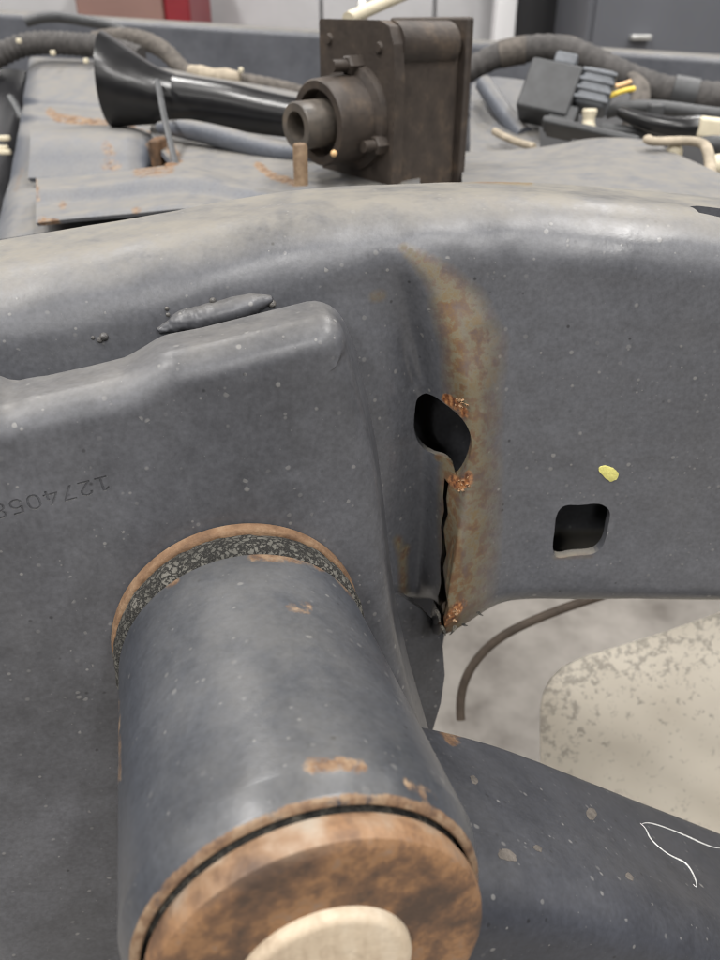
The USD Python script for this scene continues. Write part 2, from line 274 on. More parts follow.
paint('weld_paint', (0.075, 0.076, 0.080), rough=0.3, dust_amt=0.3, speck=0.9, bump=0.2, mott=0.6)
usdkit.material(stage, '/World/Looks/rust_washer', {
    'g': ('geometry', {}), 'sep': ('separate_xyz', {}), 'n': ('noise_texture', {'scale': 62.0, 'detail': 6.0, 'roughness': 0.68}), 'nb': ('noise_texture', {'scale': 420.0, 'detail': 3.0}), 'nw': ('noise_texture', {'scale': 95.0, 'detail': 5.0}),
    'r': ('rgb_ramp', {'ramp': [(0.30, (0.045, 0.030, 0.022)), (0.43, (0.070, 0.043, 0.029)), (0.51, (0.135, 0.073, 0.040)), (0.57, (0.235, 0.125, 0.058)), (0.68, (0.17, 0.13, 0.105))]}),
    'z': ('map_range', {'from_min': 0.30, 'from_max': 0.8, 'to_min': 0.0, 'to_max': 1.0, 'clamp': True}), 'zn': ('map_range', {'from_min': 0.35, 'from_max': 0.6, 'to_min': 0.25, 'to_max': 1.0, 'clamp': True}), 'zm': ('math', {'math_type': 'multiply'}),
    'rr': ('rgb_ramp', {'ramp': [(0.35, (0.15, 0.08, 0.042)), (0.5, (0.26, 0.155, 0.085)), (0.68, (0.30, 0.25, 0.195))]}), 'm': ('mix_color', {}), 'b': ('bump', {'strength': 0.5, 'distance': 0.0007}), 'p': ('principled_bsdf', {'roughness': 0.6})},
    [('g.position', 'n.vector'), ('g.position', 'nb.vector'), ('g.position', 'nw.vector'), ('g.normal', 'sep.vector'), ('n.fac', 'r.fac'), ('sep.z', 'z.value'), ('nw.fac', 'zn.value'), ('z.result', 'zm.value1'), ('zn.result', 'zm.value2'), ('nw.fac', 'rr.fac'), ('r.color', 'm.a'), ('rr.color', 'm.b'), ('zm.value', 'm.fac'), ('m.result', 'p.base_color'), ('nb.fac', 'b.height'), ('b.normal', 'p.normal')], surface='p.BSDF')
# cracked rubber
usdkit.material(stage, '/World/Looks/cracked_rubber', {
    'g': ('geometry', {}), 'n': ('noise_texture', {'scale': 130.0, 'detail': 5.0}), 'v': ('voronoi_texture', {'scale': 480.0, 'feature': 'distance_to_edge'}), 'nd': ('noise_texture', {'scale': 210.0, 'detail': 5.0, 'roughness': 0.7}),
    'wv': ('vector_math', {'math_type': 'multiply_add', 'vector2': (0.0075, 0.0075, 0.0075)}),
    'c': ('map_range', {'from_min': 0.0, 'from_max': 0.16, 'to_min': 0.0, 'to_max': 1.0, 'clamp': True}), 'r': ('rgb_ramp', {'ramp': [(0.3, (0.055, 0.053, 0.046)), (0.5, (0.085, 0.082, 0.071)), (0.7, (0.135, 0.128, 0.112))]}),
    'm': ('mix_color', {'a': (0.022, 0.021, 0.019)}), 'b': ('bump', {'strength': 0.9, 'distance': 0.0012}), 'p': ('principled_bsdf', {'roughness': 0.85})},
    [('g.position', 'nd.vector'), ('nd.color', 'wv.vector1'), ('g.position', 'wv.vector3'), ('wv.vector', 'v.vector'), ('g.position', 'n.vector'), ('v.distance', 'c.value'), ('n.fac', 'r.fac'), ('r.color', 'm.b'), ('c.result', 'm.fac'), ('m.result', 'p.base_color'), ('c.result', 'b.height'), ('b.normal', 'p.normal')], surface='p.BSDF')
plain('dark_rubber', [(0.35, (0.012, 0.012, 0.011)), (0.52, (0.045, 0.042, 0.036)), (0.68, (0.17, 0.155, 0.125))], 420.0, 0.85, 0.8, 0.0015)
# cream panel with grey flaking, heavier along its upper edge (attribute 'edge')
usdkit.material(stage, '/World/Looks/cream_panel', {
    'g': ('geometry', {}), 'n': ('noise_texture', {'scale': 210.0, 'detail': 6.0, 'roughness': 0.7}), 'n2': ('noise_texture', {'scale': 14.0, 'detail': 3.0}), 'a': ('attribute', {'attribute': 'edge'}),
    'ad': ('math', {'math_type': 'multiply_add', 'value2': 0.115}), 'k': ('map_range', {'from_min': 0.575, 'from_max': 0.67, 'to_min': 0.0, 'to_max': 0.55, 'clamp': True}),
    'r': ('rgb_ramp', {'ramp': [(0.3, (0.50, 0.45, 0.37)), (0.7, (0.64, 0.59, 0.50))]}), 'm': ('mix_color', {'b': (0.16, 0.145, 0.128)}), 'p': ('principled_bsdf', {'roughness': 0.6})},
    [('g.position', 'n.vector'), ('g.position', 'n2.vector'), ('a.fac', 'ad.value1'), ('n.fac', 'ad.value3'), ('ad.value', 'k.value'), ('n2.fac', 'r.fac'), ('r.color', 'm.a'), ('k.result', 'm.fac'), ('m.result', 'p.base_color')], surface='p.BSDF')

# ------------------------------------------------------------------ setting: floor and back wall of the workshop
single('floor', frame(box(12, 12, 0.1), (0, 2, -0.05), *np.eye(3)), 'concrete', kind='structure', smooth=False)

# ------------------------------------------------------------------ the ladder frame of the truck
PSI, TAU = math.radians(15.3166), math.radians(-5.2738)
AX = np.array([-math.sin(PSI) * math.cos(TAU), math.cos(PSI) * math.cos(TAU), math.sin(TAU)])      # bushing axis, away from the viewer
C0 = CAM + np.array([-0.0112, 0.08474, -0.14082])
BP = C0 + AX * 0.088                                  # on the bracket's face
NB = -AX; E1 = nrm(np.cross((0, 0, 1.0), NB)); E2 = np.cross(NB, E1)
BL = BP + AX * 0.0295                                  # left rail face
ladder = thing('ladder_frame', 'bent dark grey truck ladder frame with buckled rail, rust streak and holes', 'truck frame', (0, 0.25, 0))

LFT = [hit(0, 281, BL, NB), hit(350, 205, BL, NB)]
LBK = [(0, 235), (350, 179)]
aH = nrm([AX[0], AX[1], 0])
def backpt(FT, px, py, w, d): r = ray(px, py); return CAM + r * (((FT + d * w - CAM) @ d) / (r @ d))
FT, BT, FB = [], [], []
for P, q in zip(LFT, LBK):
    FT.append(P); BT.append(backpt(P, *q, 0.055, aH))
lft = lambda k: LFT[0] + (LFT[1] - LFT[0]) * k; lbt0 = list(BT)
lbt = lambda k: lbt0[0] + (lbt0[1] - lbt0[0]) * k
FT = [lft(-4), lft(-1), lft(0), lft(0.5), lft(0.9)]; BT = [lbt(-4), lbt(-1), lbt(0), lbt(0.5), lbt(0.9)]
FB = [p - E2 * h for p, h in zip(FT, (0.128, 0.128, 0.128, 0.128, 0.129))]
YR = np.array([0, 1.0, 0]); PR = CAM + np.array([0, 0.2235, -0.05]); NR = nrm([0, -1.0, 0.045])
for px, ft, bk, bo in ((505, 199, 179.5, 611), (620, 207, 186, 611), (720, 218, 196, 611), (1100, 255, 228, 611), (1500, 290, 262, 611)):
    P = hit(px, ft, PR, NR); FT.append(P); BT.append(backpt(P, px, bk, 0.055, YR)); FB.append(hit(px, bo, PR, NR))
FT, BT, FB = map(np.array, (FT, BT, FB))
tt = np.r_[0, np.cumsum(np.linalg.norm(np.diff(FT, axis=0), axis=1))]
def dens(xpx):  # stations denser round the buckle
    return 0.0009 + 0.0045 * sstep(np.abs(xpx - 450), 70, 420)
ss = [0.0]
while ss[-1] < tt[-1]:
    P = PchipInterpolator(tt, FT)(ss[-1]); ss.append(ss[-1] + dens(pix(P)[0, 0]))
ss = np.clip(np.array(ss), 0, tt[-1])
I3 = lambda A: PchipInterpolator(tt, A)(ss)
FTs, BTs, FBs = I3(FT), I3(BT), I3(FB)
for A in (FTs, BTs, FBs):      # soften the corner between the two straight lengths
    for k in range(60): A[1:-1] = 0.25 * A[:-2] + 0.5 * A[1:-1] + 0.25 * A[2:]
BBs = BTs + (FBs - FTs)
S0 = section(FBs, FTs, BTs, BBs, (0.011, 0.019, 0.008, 0.008), (130, 40, 10, 16, 22, 34, 10, 6))
N0 = loop_normals(S0)
I0 = S0 - N0 * 0.0035
RIDGE = [(400, 244), (418, 258), (438, 285), (452, 318), (461, 360), (466, 410), (466, 460), (463, 520), (460, 570), (455, 640)]
VALLEY = [(392, 262), (405, 300), (414, 350), (421, 400), (425, 450), (424, 520), (421, 580), (418, 640)]
def buckle(P, N):
    sh = P.shape[:-1]; q = pix(P.reshape(-1, 3))
    x, y = q[:, 0], q[:, 1]
    fy_ = -(N[..., 1]).ravel(); front = sstep(fy_, -0.45, 0.0); fval = sstep(fy_, 0.25, 0.8)
    rx = np.interp(y, [p[1] for p in RIDGE], [p[0] for p in RIDGE]); vx = np.interp(y, [p[1] for p in VALLEY], [p[0] for p in VALLEY])
    amp = sstep(y, 236, 400)
    low = sstep(y, 450, 600)
    dx = x - rx
    sr = np.interp(y, [240, 320, 420, 620], [18, 34, 30, 30]); sl = np.interp(y, [240, 330, 420, 620], [18, 22, 15, 13])
    ridge = np.exp(-(np.where(dx > 0, dx / sr, dx / sl)) ** 2)
    dv = x - vx
    val = np.exp(-(np.where(dv > 0, dv / 17, dv / 30)) ** 2)
    d = amp * (0.0075 + 0.0055 * low) * ridge
    push = amp * (0.0090 + 0.0050 * low) * val * sstep(-P.reshape(-1, 3)[:, 1], -0.262, -0.238)
    # the fold just above the hole, a shallow crease
    dc, t = pline_dist(q, [(404, 345), (409, 362), (412, 380), (417, 396)])
    xc = x - np.interp(y, [345, 362, 380, 396], [404, 408, 412, 417]); d += 0.0016 * np.exp(-(xc / 6) ** 2) * (xc / 5) * sstep(y, 335, 375) * sstep(-y, -410, -396)
    d += 0.0012 * (meshkit.fbm(P.reshape(-1, 3) * 30, 3, 5) - 0.5) + 0.0004 * (meshkit.fbm(P.reshape(-1, 3) * 120, 2, 7) - 0.5)
    d += 0.0014 * np.exp(-((x - 470) / 20) ** 2 - ((y - 615) / 14) ** 2) * (meshkit.noise(P.reshape(-1, 3) * 260, 3) - 0.3) * 2
    lat = -0.0075 * low * amp * np.exp(-(np.where(dx > 0, dx / 26, dx / 10)) ** 2)
    return N * (d * front).reshape(sh)[..., None] + np.array([1.0, 0, 0]) * (lat * front).reshape(sh)[..., None] + np.array([0, 1.0, 0.12]) * push.reshape(sh)[..., None] + np.array([0, 0, -0.015]) * (amp * val * sstep(y, 520, 610)).reshape(sh)[..., None]
D = buckle(S0, N0)
rail_t = hollow(S0 + D, I0 + D)
rm = to_man(rail_t)
outer = tri((S0 + D).reshape(-1, 3), grid_faces(*S0.shape[:2], wrap=True))
RV = outer.vertices; RPIX = pix(RV); RFRONT = ((N0 * np.array([0, -1.0, 0.35])).sum(-1).ravel() > 0.15); RTREE = cKDTree(RPIX[RFRONT]); RV_F = RV[RFRONT]; RN_F = N0.reshape(-1, 3)[RFRONT]
def on_rail(px, py):
    d, k = RTREE.query((px, py), k=4); w = 1 / (d + 0.5); dep = ((RV_F[k] - CAM) @ FW * w).sum() / w.sum()
    return at(px, py, dep)
def dense(poly, n=60):
    P = np.asarray(poly, float); P = np.vstack([P, P[:1]]); t = np.r_[0, np.cumsum(np.hypot(*np.diff(P, axis=0).T))]
    c = CubicSpline(t, P, bc_type='periodic')(np.linspace(0, t[-1], n, endpoint=False)) ; return c
HOLE1 = [(418.5, 397), (425, 393.5), (432, 395), (443, 402.5), (453, 410), (463, 420), (470, 433), (471.7, 446.7), (468, 460), (461.7, 471.7), (456.7, 476.5), (454.5, 470), (452, 463.5), (447, 458.5), (440, 456), (431.7, 453), (421.7, 446.7), (415.8, 436.7), (413.8, 425), (415, 409)]
HOLE2 = [(558, 512), (563, 506.5), (580, 505), (603, 505), (609, 510), (608.5, 525), (605, 541), (598, 551), (590, 554.5), (572, 556), (555, 556), (553, 550), (554.5, 531)]
for H in (HOLE1, HOLE2):
    Q = np.array([on_rail(*q) for q in dense(H, 48)]); hd = nrm((0, 1, 0.02)); qd = Q @ hd
    rm = rm - to_man(prism(Q, hd, qd.min() - 0.02, qd.max() + 0.012))
# the open crack that runs down the fold from the hole
crk = [(446, 474), (444, 492), (445, 505), (441.5, 522), (443, 540), (440.5, 556), (441.5, 574), (438.5, 590), (440, 604), (437.5, 622)]
wid = [4.5, 3.2, 3.8, 2.6, 3.6, 2.8, 3.8, 3.0, 4.2, 5.0]
cpl = [(x - w / 2, y) for (x, y), w in zip(crk, wid)] + [(x + w / 2, y + 3) for (x, y), w in list(zip(crk, wid))[::-1]]
PY = np.array([0, 0.222, 0]); Q = np.array([hit(x, y, PY, np.array([0, 1.0, 0])) for x, y in cpl])
rm = rm - to_man(prism(Q, (0, 1, 0), 0.195, 0.246))
# long slot in the top face at the right
sl = [(690, 203), (700, 200.5), (740, 203), (742, 209), (700, 207)]
Q = np.array([hit(x, y, np.array([0, 0, FTs[-1][2] * 0 + CAM[2] - 0.046]), np.array([0, 0, 1.0])) for x, y in sl])
rm = rm - to_man(prism(Q, (0, 0, 1), Q[:, 2].min() - 0.02, Q[:, 2].max() + 0.02))

def rust_rail(v):
    q = pix(v); x, y = q[:, 0], q[:, 1]; m = np.zeros(len(v))
    d, t = pline_dist(q, [(404, 248), (432, 270), (464, 305), (476, 345), (474, 400), (474, 450), (474, 520), (470, 580), (460, 625)])
    w = np.interp(t, [0, .12, .3, .5, .75, 1], [7, 21, 35, 30, 30, 30])
    m = np.maximum(m, 0.62 * np.clip(1.1 - d / w, 0, 1) ** 0.8)
    d, t = pline_dist(q, [(446, 300), (458, 345), (460, 400)]); m = np.maximum(m, 0.74 * np.clip(1.15 - d / 20, 0, 1))
    d, t = pline_dist(q, [(452, 470), (452, 520), (455, 580), (452, 625)]); m = np.maximum(m, 0.95 * np.clip(1.2 - d / 15, 0, 1))
    d, t = pline_dist(q, [(438, 457), (447, 461), (452, 468), (453, 476)]); m = np.maximum(m, 0.85 * np.clip(1.4 - d / 4, 0, 1))
    d, t = pline_dist(q, [(398, 540), (403, 560), (404, 592)]); m = np.maximum(m, 0.62 * np.clip(1.1 - d / 7, 0, 1))
    d, t = pline_dist(q, [(402, 560), (406, 548)]); m = np.maximum(m, 0.8 * np.clip(1.1 - d / 6, 0, 1))
    d, t = pline_dist(q, [(375, 297), (381, 295)]); m = np.maximum(m, 0.42 * np.clip(1.2 - d / 8, 0, 1))
    d, t = pline_dist(q, [(395, 176), (470, 179), (530, 182)]); m = np.maximum(m, 0.75 * np.clip(1.4 - d / 4, 0, 1))
    d, t = pline_dist(q, [(555, 557), (592, 556)]); m = np.maximum(m, 0.32 * np.clip(1.2 - d / 4, 0, 1))
    front = v[:, 1] < 0.262
    return m * np.where(front | (y < 200), 1, 0)
def flake_rail(v):
    q = pix(v); m = np.zeros(len(v))
    for pl, w in (([(447, 398), (456, 405), (465, 414)], 7), ([(452, 480), (460, 484), (468, 478)], 9), ([(446, 622), (456, 610), (462, 604)], 8)):
        d, t = pline_dist(q, pl); m = np.maximum(m, 0.68 * np.clip(1.45 - d / w, 0, 1))
    return m * (v[:, 1] < 0.262)
rail = part(ladder, 'side_rail', from_man(rm), 'rail_paint', 35, 'buckled near rail with rusted fold and two holes', attrs={'rust': rust_rail, 'flake': flake_rail})

# stamped bracket that carries the bushing
def bhit(x, y, back=0.0): P = hit(x, y, BP + AX * back, NB) - BP; return np.array([P @ E1, P @ E2])
OUT = [(-70, 368), (0, 371), (14, 379), (45, 377), (90, 367), (126, 358), (145, 347), (162, 336), (200, 329), (260, 314), (312, 301), (334, 301), (352, 314), (366, 345), (379, 400), (388, 450), (395, 510), (401, 570), (406, 605), (418, 660), (436, 725), (470, 840), (540, 1120), (70, 1140), (16, 965), (-30, 850), (-90, 700), (-110, 500)]
O2 = np.array([bhit(*q, 0.0205) for q in OUT])
pg = Polygon(O2).buffer(0.0035).buffer(-0.0145).buffer(0.0110)
ring = np.array(pg.exterior.coords)[:-1]
if Polygon(ring).exterior.is_ccw is False: ring = ring[::-1]
t = np.r_[0, np.cumsum(np.hypot(*np.diff(np.vstack([ring, ring[:1]]), axis=0).T))]; nR = 520
ring = np.stack([np.interp(np.linspace(0, t[-1], nR, endpoint=False), t, np.r_[ring[:, k], ring[0, k]]) for k in (0, 1)], 1)
def rn(r, sm=2):
    T = np.roll(r, -1, 0) - np.roll(r, 1, 0); n = np.c_[T[:, 1], -T[:, 0]]
    for _ in range(sm): n = 0.25 * np.roll(n, 1, 0) + 0.5 * n + 0.25 * np.roll(n, -1, 0)
    return n / np.linalg.norm(n, axis=1)[:, None]
nn = rn(ring)
inset = 0.0085; draft = np.clip(nn[:, 0], 0, 1) * 0.34
loops = []
for tdeg in np.linspace(0, 78, 12):
    tt_ = math.radians(tdeg)
    loops.append((ring - nn * draft[:, None] * 0.022 - nn * inset * (1 - math.sin(tt_)), -inset * (1 - math.cos(tt_))))
for dz in np.linspace(-0.0085, -0.0215, 8)[1:]:
    loops.append((ring + nn * draft[:, None] * (-dz - 0.0305), dz))
V = [BP + p[:, :1] * E1 + p[:, 1:] * E2 + NB * z for p, z in loops]
V = np.array(V); nl = len(V); v2, f2 = None, None
inner = loops[0][0]
cap = Polygon(inner).buffer(0)
tv, tf = trimesh.creation.triangulate_polygon(Polygon(inner), engine='earcut')
Tm = cKDTree(inner).query(tv)[1][tf]
last = nl * nR; k = np.arange(nR); e = (nl - 1) * nR
Vall = np.vstack([V.reshape(-1, 3), V[-1].mean(0)[None]])
nm = np.cross(Vall[Tm[:, 1]] - Vall[Tm[:, 0]], Vall[Tm[:, 2]] - Vall[Tm[:, 0]]) @ NB; Tm[nm < 0] = Tm[nm < 0][:, ::-1]
v2_, f2_ = trimesh.creation.triangulate_polygon(Polygon(loops[-1][0]), engine='earcut'); B2 = cKDTree(loops[-1][0]).query(v2_)[1][f2_] + e
F3 = np.vstack([grid_faces(nl, nR, False, True), Tm, B2]); F3 = F3[(F3[:, 0] != F3[:, 1]) & (F3[:, 1] != F3[:, 2]) & (F3[:, 0] != F3[:, 2])]
brk = tri(Vall[:-1], F3); trimesh.repair.fix_winding(brk); orient(brk)
print('BRACKET', brk is not None, to_man(brk).status())
# the stamped number, upside down on the face
txt = meshkit.text_mesh('1274058', 0.0040, 0.0020)
tx = txt.vertices.copy()
tx[:, 0] *= 1.18
P0 = bhit(113, 487); P1 = bhit(0, 517); dr = nrm(P1 - P0); du_ = np.array([dr[1], -dr[0]]); du_ = -du_ if du_[1] > 0 else du_
Pst = P0 - du_ * 0.0035
w3 = BP + (Pst[0] + tx[:, 0] * dr[0] + tx[:, 1] * du_[0])[:, None] * E1 + (Pst[1] + tx[:, 0] * dr[1] + tx[:, 1] * du_[1])[:, None] * E2 + NB * (tx[:, 2] - 0.00035)[:, None]
try:
    bm = to_man(brk)
    for comp in trimesh.Trimesh(w3, txt.faces, process=True).split(only_watertight=False):
        bm = bm - to_man(orient(comp))
    print('STAMP', bm.num_tri(), bm.status())
    assert not bm.is_empty(), 'empty'
    brk2 = from_man(bm)
except Exception as ex:
    print('bracket boolean', ex); brk2 = brk
def rust_brk(v):
    q = pix(v); d, t = pline_dist(q, [(396, 560), (403, 600)]); return 0.0 * d
bracket = part(ladder, 'bushing_bracket', brk2, 'bracket_paint', 30, 'stamped bracket with the number 1274058', attrs={'rust': rust_brk})
# rear plate of the bracket, seen below the fold
RPp = BP + AX * 0.040
pl = [(385, 585), (404, 596), (420, 607), (434, 622), (441, 645), (443, 672), (439, 700), (430, 730), (425, 800), (380, 800), (370, 650)]
Q = np.array([hit(x, y, RPp, NB) for x, y in pl])
part(ladder, 'rear_plate', prism(Q, AX, (Q @ AX).mean() - 0.002, (Q @ AX).mean() + 0.002), 'bracket_paint', 30)
Pb2 = BP + AX * 0.085
Q = np.array([hit(x, y, Pb2, NB) for x, y in ((380, 500), (452, 500), (448, 600), (440, 650), (430, 700), (380, 700))])
part(ladder, 'bracket_back', prism(Q, AX, (Q @ AX).mean() - 0.002, (Q @ AX).mean() + 0.002), 'arm_paint', 30)
# weld bead where the bracket meets the rail
wz = lambda x, y: hit(x, y, BP + AX * 0.0300, NB)
wt = tube([wz(158, 331), wz(170, 326), wz(205, 317), wz(235, 309), wz(255, 303), wz(272, 299)], [0.0012, 0.0032, 0.0041, 0.0044, 0.0042, 0.0036, 0.0012], 150, 36, flat=0.8)
wvn = wt.vertex_normals; wpx = pix(wt.vertices)[:, 0]
wt.vertices = wt.vertices + wvn * (0.0016 * (meshkit.fbm(wt.vertices * 230, 3) - .5) * (0.35 + sstep(-wpx, -225, -190)))[:, None]
weld = part(rail, 'weld_bead', wt, 'bracket_paint', True)
sp_ = [hit(x, y, BL, NB) for x, y in ((93, 338), (100, 340), (104, 337), (167, 309), (213, 301), (272, 304), (168, 315))]
part(rail, 'weld_spatter', trimesh.util.concatenate([frame(trimesh.creation.icosphere(2, 0.0006 + 0.0003 * (i % 3)), p + AX * 0.0004, *np.eye(3)) for i, p in enumerate(sp_)]), 'weld_metal', 60, kind='stuff')
# yellow paint spot on the rail face
yp = np.array([on_rail(x, y) for x, y in dense([(598, 467), (603, 465), (611, 467), (618, 473), (616, 479), (611, 481), (603, 475)], 24)])
yc = yp.mean(0) + np.array([0, -0.0005, 0]); yb = yp + np.array([0, 0.001, 0]); ym = yp.mean(0) + (yp - yp.mean(0)) * (0.88 + 0.22 * meshkit.noise(np.c_[np.arange(24) * .7, np.zeros(24), np.zeros(24)]))[:, None] + np.array([0, -0.00025, 0])
yv = np.vstack([yb, ym, yc[None], yb.mean(0)[None]]); k = np.arange(24); k2 = (k + 1) % 24
part(rail, 'paint_spot', orient(tri(yv, np.vstack([np.c_[k, k2, k + 24], np.c_[k2, k2 + 24, k + 24], np.c_[k + 24, k2 + 24, np.full(24, 48)], np.c_[k2, k, np.full(24, 49)]]))), 'yellow_paint', 60, 'small yellow paint spot')
# curled flakes of paint at the torn lower edge
rng = np.random.default_rng(5)
for a_, b_, c_ in (((441, 626), (446, 634), (444, 640)), ((455, 626), (451, 634), (446, 637)), ((463, 624), (467, 627), (470, 622)), ((478, 612), (482, 617), (486, 612)), ((436, 610), (440, 620), (439, 628))):
    dz_ = 0.262
    part(rail, 'paint_flake', tube([at(*a_, dz_), at((a_[0] + b_[0]) / 2 + .6, (a_[1] + b_[1]) / 2, dz_ - .0008), at((b_[0] * .7 + c_[0] * .3), (b_[1] * .7 + c_[1] * .3), dz_ - .001)], [0.0007, 0.0005, 0.00015], 10, 6, flat=0.4), 'dark_rubber', 60)
fl = []
for i in range(33):
    cx, cy, s_ = [(460, 403, 7), (463, 485, 7), (456, 613, 8)][i % 3]
    x, y = cx + rng.normal(0, s_ * .55), cy + rng.normal(0, s_ * .5) + (0 if i % 3 else (0.7 * (0)))
    P = on_rail(x, y); b1 = nrm(rng.normal(0, 1, 3)); b2 = nrm(np.cross(b1, rng.normal(0, 1, 3)))
    fl.append(frame(box(0.0011 * rng.uniform(.4, 1.2), 0.0006, 0.0002), P + np.array([0, -0.0003, 0]), b1, b2, np.cross(b1, b2)))
part(rail, 'rust_flakes', trimesh.util.concatenate(fl), 'rust_rim', False, kind='stuff')

# ------------------------------------------------------------------ control arm: bushing tube, rubber, washers, arm
armT = thing('control_arm', 'dark blue control arm with big bushing tube and rusted washer on its end', 'control arm', C0)
CB = C0 + AX * 0.088; C0 = C0 + E1 * 0.0015 - E2 * 0.0010; AXB = AX; AX = nrm(CB - C0)
R = 0.033
tube_prof = [(0.0737, 0.0285), (0.0737, 0.0326), (0.0733, 0.0331), (0.0006, 0.0340), (-0.0003, 0.0339), (-0.0046, 0.0325), (-0.0054, 0.0321), (-0.0058, 0.0317), (-0.0060, 0.0309), (-0.0058, 0.0305), (0.0, 0.0304)]
prof = []
for (t0, r0), (t1, r1) in zip(tube_prof, tube_prof[1:] + tube_prof[:1]):
    n = max(1, int(abs(t1 - t0) / 0.0015)); prof += [(t0 + (t1 - t0) * i / n, r0 + (r1 - r0) * i / n) for i in range(n)]
tb = lathe(prof, C0, AX, 180)
def ring_mask(v):
    q = pix(v); x, y = q[:, 0], q[:, 1]; m = np.zeros(len(v)); s = (v - C0) @ AX
    for pl_, w, k in (([(312, 766), (336, 764), (362, 768)], 8, 1.0), ([(410, 783), (422, 790), (430, 797)], 7, .8), ([(292, 606), (308, 608)], 7, .62), ([(252, 558), (270, 557), (310, 560), (322, 567)], 5, .85), ([(168, 584), (174, 580)], 5, .85), ([(376, 800), (392, 806)], 4, .5), ([(118, 700), (119, 780)], 3, .6), ([(330, 566), (345, 585), (362, 604)], 4, .75)):
        d, t_ = pline_dist(q, pl_); m = np.maximum(m, 0.62 * k * np.clip(1.55 - d / w, 0, 1))
    return np.maximum(m, 0.8 * 0.74 * sstep(-s, 0.0044, 0.0052))
btube = part(armT, 'bushing_tube', tb, 'tube_paint', 40, attrs={'rust': ring_mask})
rr_ = lathe([(0.0735, 0.012), (0.0735, 0.0318), (0.0745, 0.0332), (0.0765, 0.0342), (0.0795, 0.0344), (0.0825, 0.0338), (0.0835, 0.032), (0.0835, 0.012)], C0, AX, 180).subdivide()
rr_.vertices += rr_.vertex_normals * (0.0012 * (meshkit.fbm(rr_.vertices * 260, 3, 4) - .5))[:, None]
part(armT, 'rubber_ring', rr_, 'cracked_rubber', 40, 'grey cracked rubber ring behind the tube')
part(armT, 'washer', lathe([(0.0836, 0.012), (0.0836, 0.0336), (0.0842, 0.0345), (0.0868, 0.0349), (0.0876, 0.0344), (0.0876, 0.012)], C0, AX, 160), 'rust_back', 40, 'rusty washer against the bracket')
part(armT, 'rubber_ring', lathe([(0.004, 0.012), (0.004, 0.0302), (-0.0028, 0.0300), (-0.0050, 0.0294), (-0.0066, 0.0280), (-0.0066, 0.012)], C0, AX, 160), 'dark_rubber', 40, 'dark rubber in the groove behind the front washer')
part(armT, 'washer', lathe([(-0.0062, 0.0130), (-0.0062, 0.0288), (-0.0068, 0.0299), (-0.0088, 0.0304), (-0.0108, 0.0303), (-0.0121, 0.0298), (-0.0128, 0.0286), (-0.0130, 0.0270), (-0.0130, 0.0130)], C0, AX, 200), 'rust_washer', 25, 'thick rusted front washer')
part(armT, 'sleeve_end', lathe([(0.07, 0.0), (-0.0156, 0.0), (-0.0156, 0.0075), (-0.0152, 0.0079), (-0.0152, 0.0140), (-0.0148, 0.0150), (-0.0140, 0.0156), (-0.0125, 0.0158), (0.07, 0.0158)], C0, AX, 120), 'hub_pale', 50, 'pale tan sleeve end in the middle of the washer')
AXT = AX; AX = AXB; PA = C0 + AX * 0.064
edge = [hit(x, y, PA, AX) for x, y in ((330, 700), (415, 721), (480, 737), (560, 767), (640, 799), (720, 831), (830, 880))]
edge = catm(edge, 90); ext = edge[-1] + np.outer(np.linspace(0.005, 0.15, 20), nrm(edge[-1] - edge[-4])); edge = np.vstack([edge, ext])
wv_ = np.linspace(0, 1, len(edge))[:, None]
aT = nrm(AX - E2 * 0.03)
bt_ = edge + E2 * 0.0012; ft_ = bt_ - aT * 0.060; ht = -E2 * 0.045
sec = section(ft_ + ht, ft_, bt_, bt_ + ht, (0.01, 0.014, 0.006, 0.008), (16, 40, 12, 30, 8, 12, 10, 8))
sn = loop_normals(sec); sec = sec + sn * (0.0009 * (meshkit.fbm(sec * 28, 3, 2) - .5))[..., None]
am = capped(sec)
atree = cKDTree(pix(am.vertices))
def on_arm(px, py):
    loc, _, _ = am.ray.intersects_location([CAM], [ray(px, py)], multiple_hits=False); return loc[0]
def rust_arm(v):
    q = pix(v); m = np.zeros(len(v))
    for pl_, w, k in (([(446, 728), (454, 738)], 8, .95), ([(500, 853), (515, 859)], 6, .35)):
        d, t_ = pline_dist(q, pl_); m = np.maximum(m, 0.62 * k * np.clip(1.55 - d / w, 0, 1))
    return m
armb = part(armT, 'arm_beam', am, 'arm_paint', 40, attrs={'rust': rust_arm})
for pts in ([(642, 824), (650, 823), (664, 827), (682, 834), (702, 843), (722, 847)], [(640, 823), (645, 828), (650, 838), (660, 848), (676, 858), (686, 864), (690, 869), (693, 884)]):
    P = [on_arm(*q) + np.array([0, -.0001, .0001]) for q in pts]
    part(armb, 'chalk_line', tube(P, [0.0001, 0.00032, 0.00025, 0.00042, 0.0003, 0.00012], 40, 6, flat=0.5), 'chalk', 60, 'white chalk scratch')
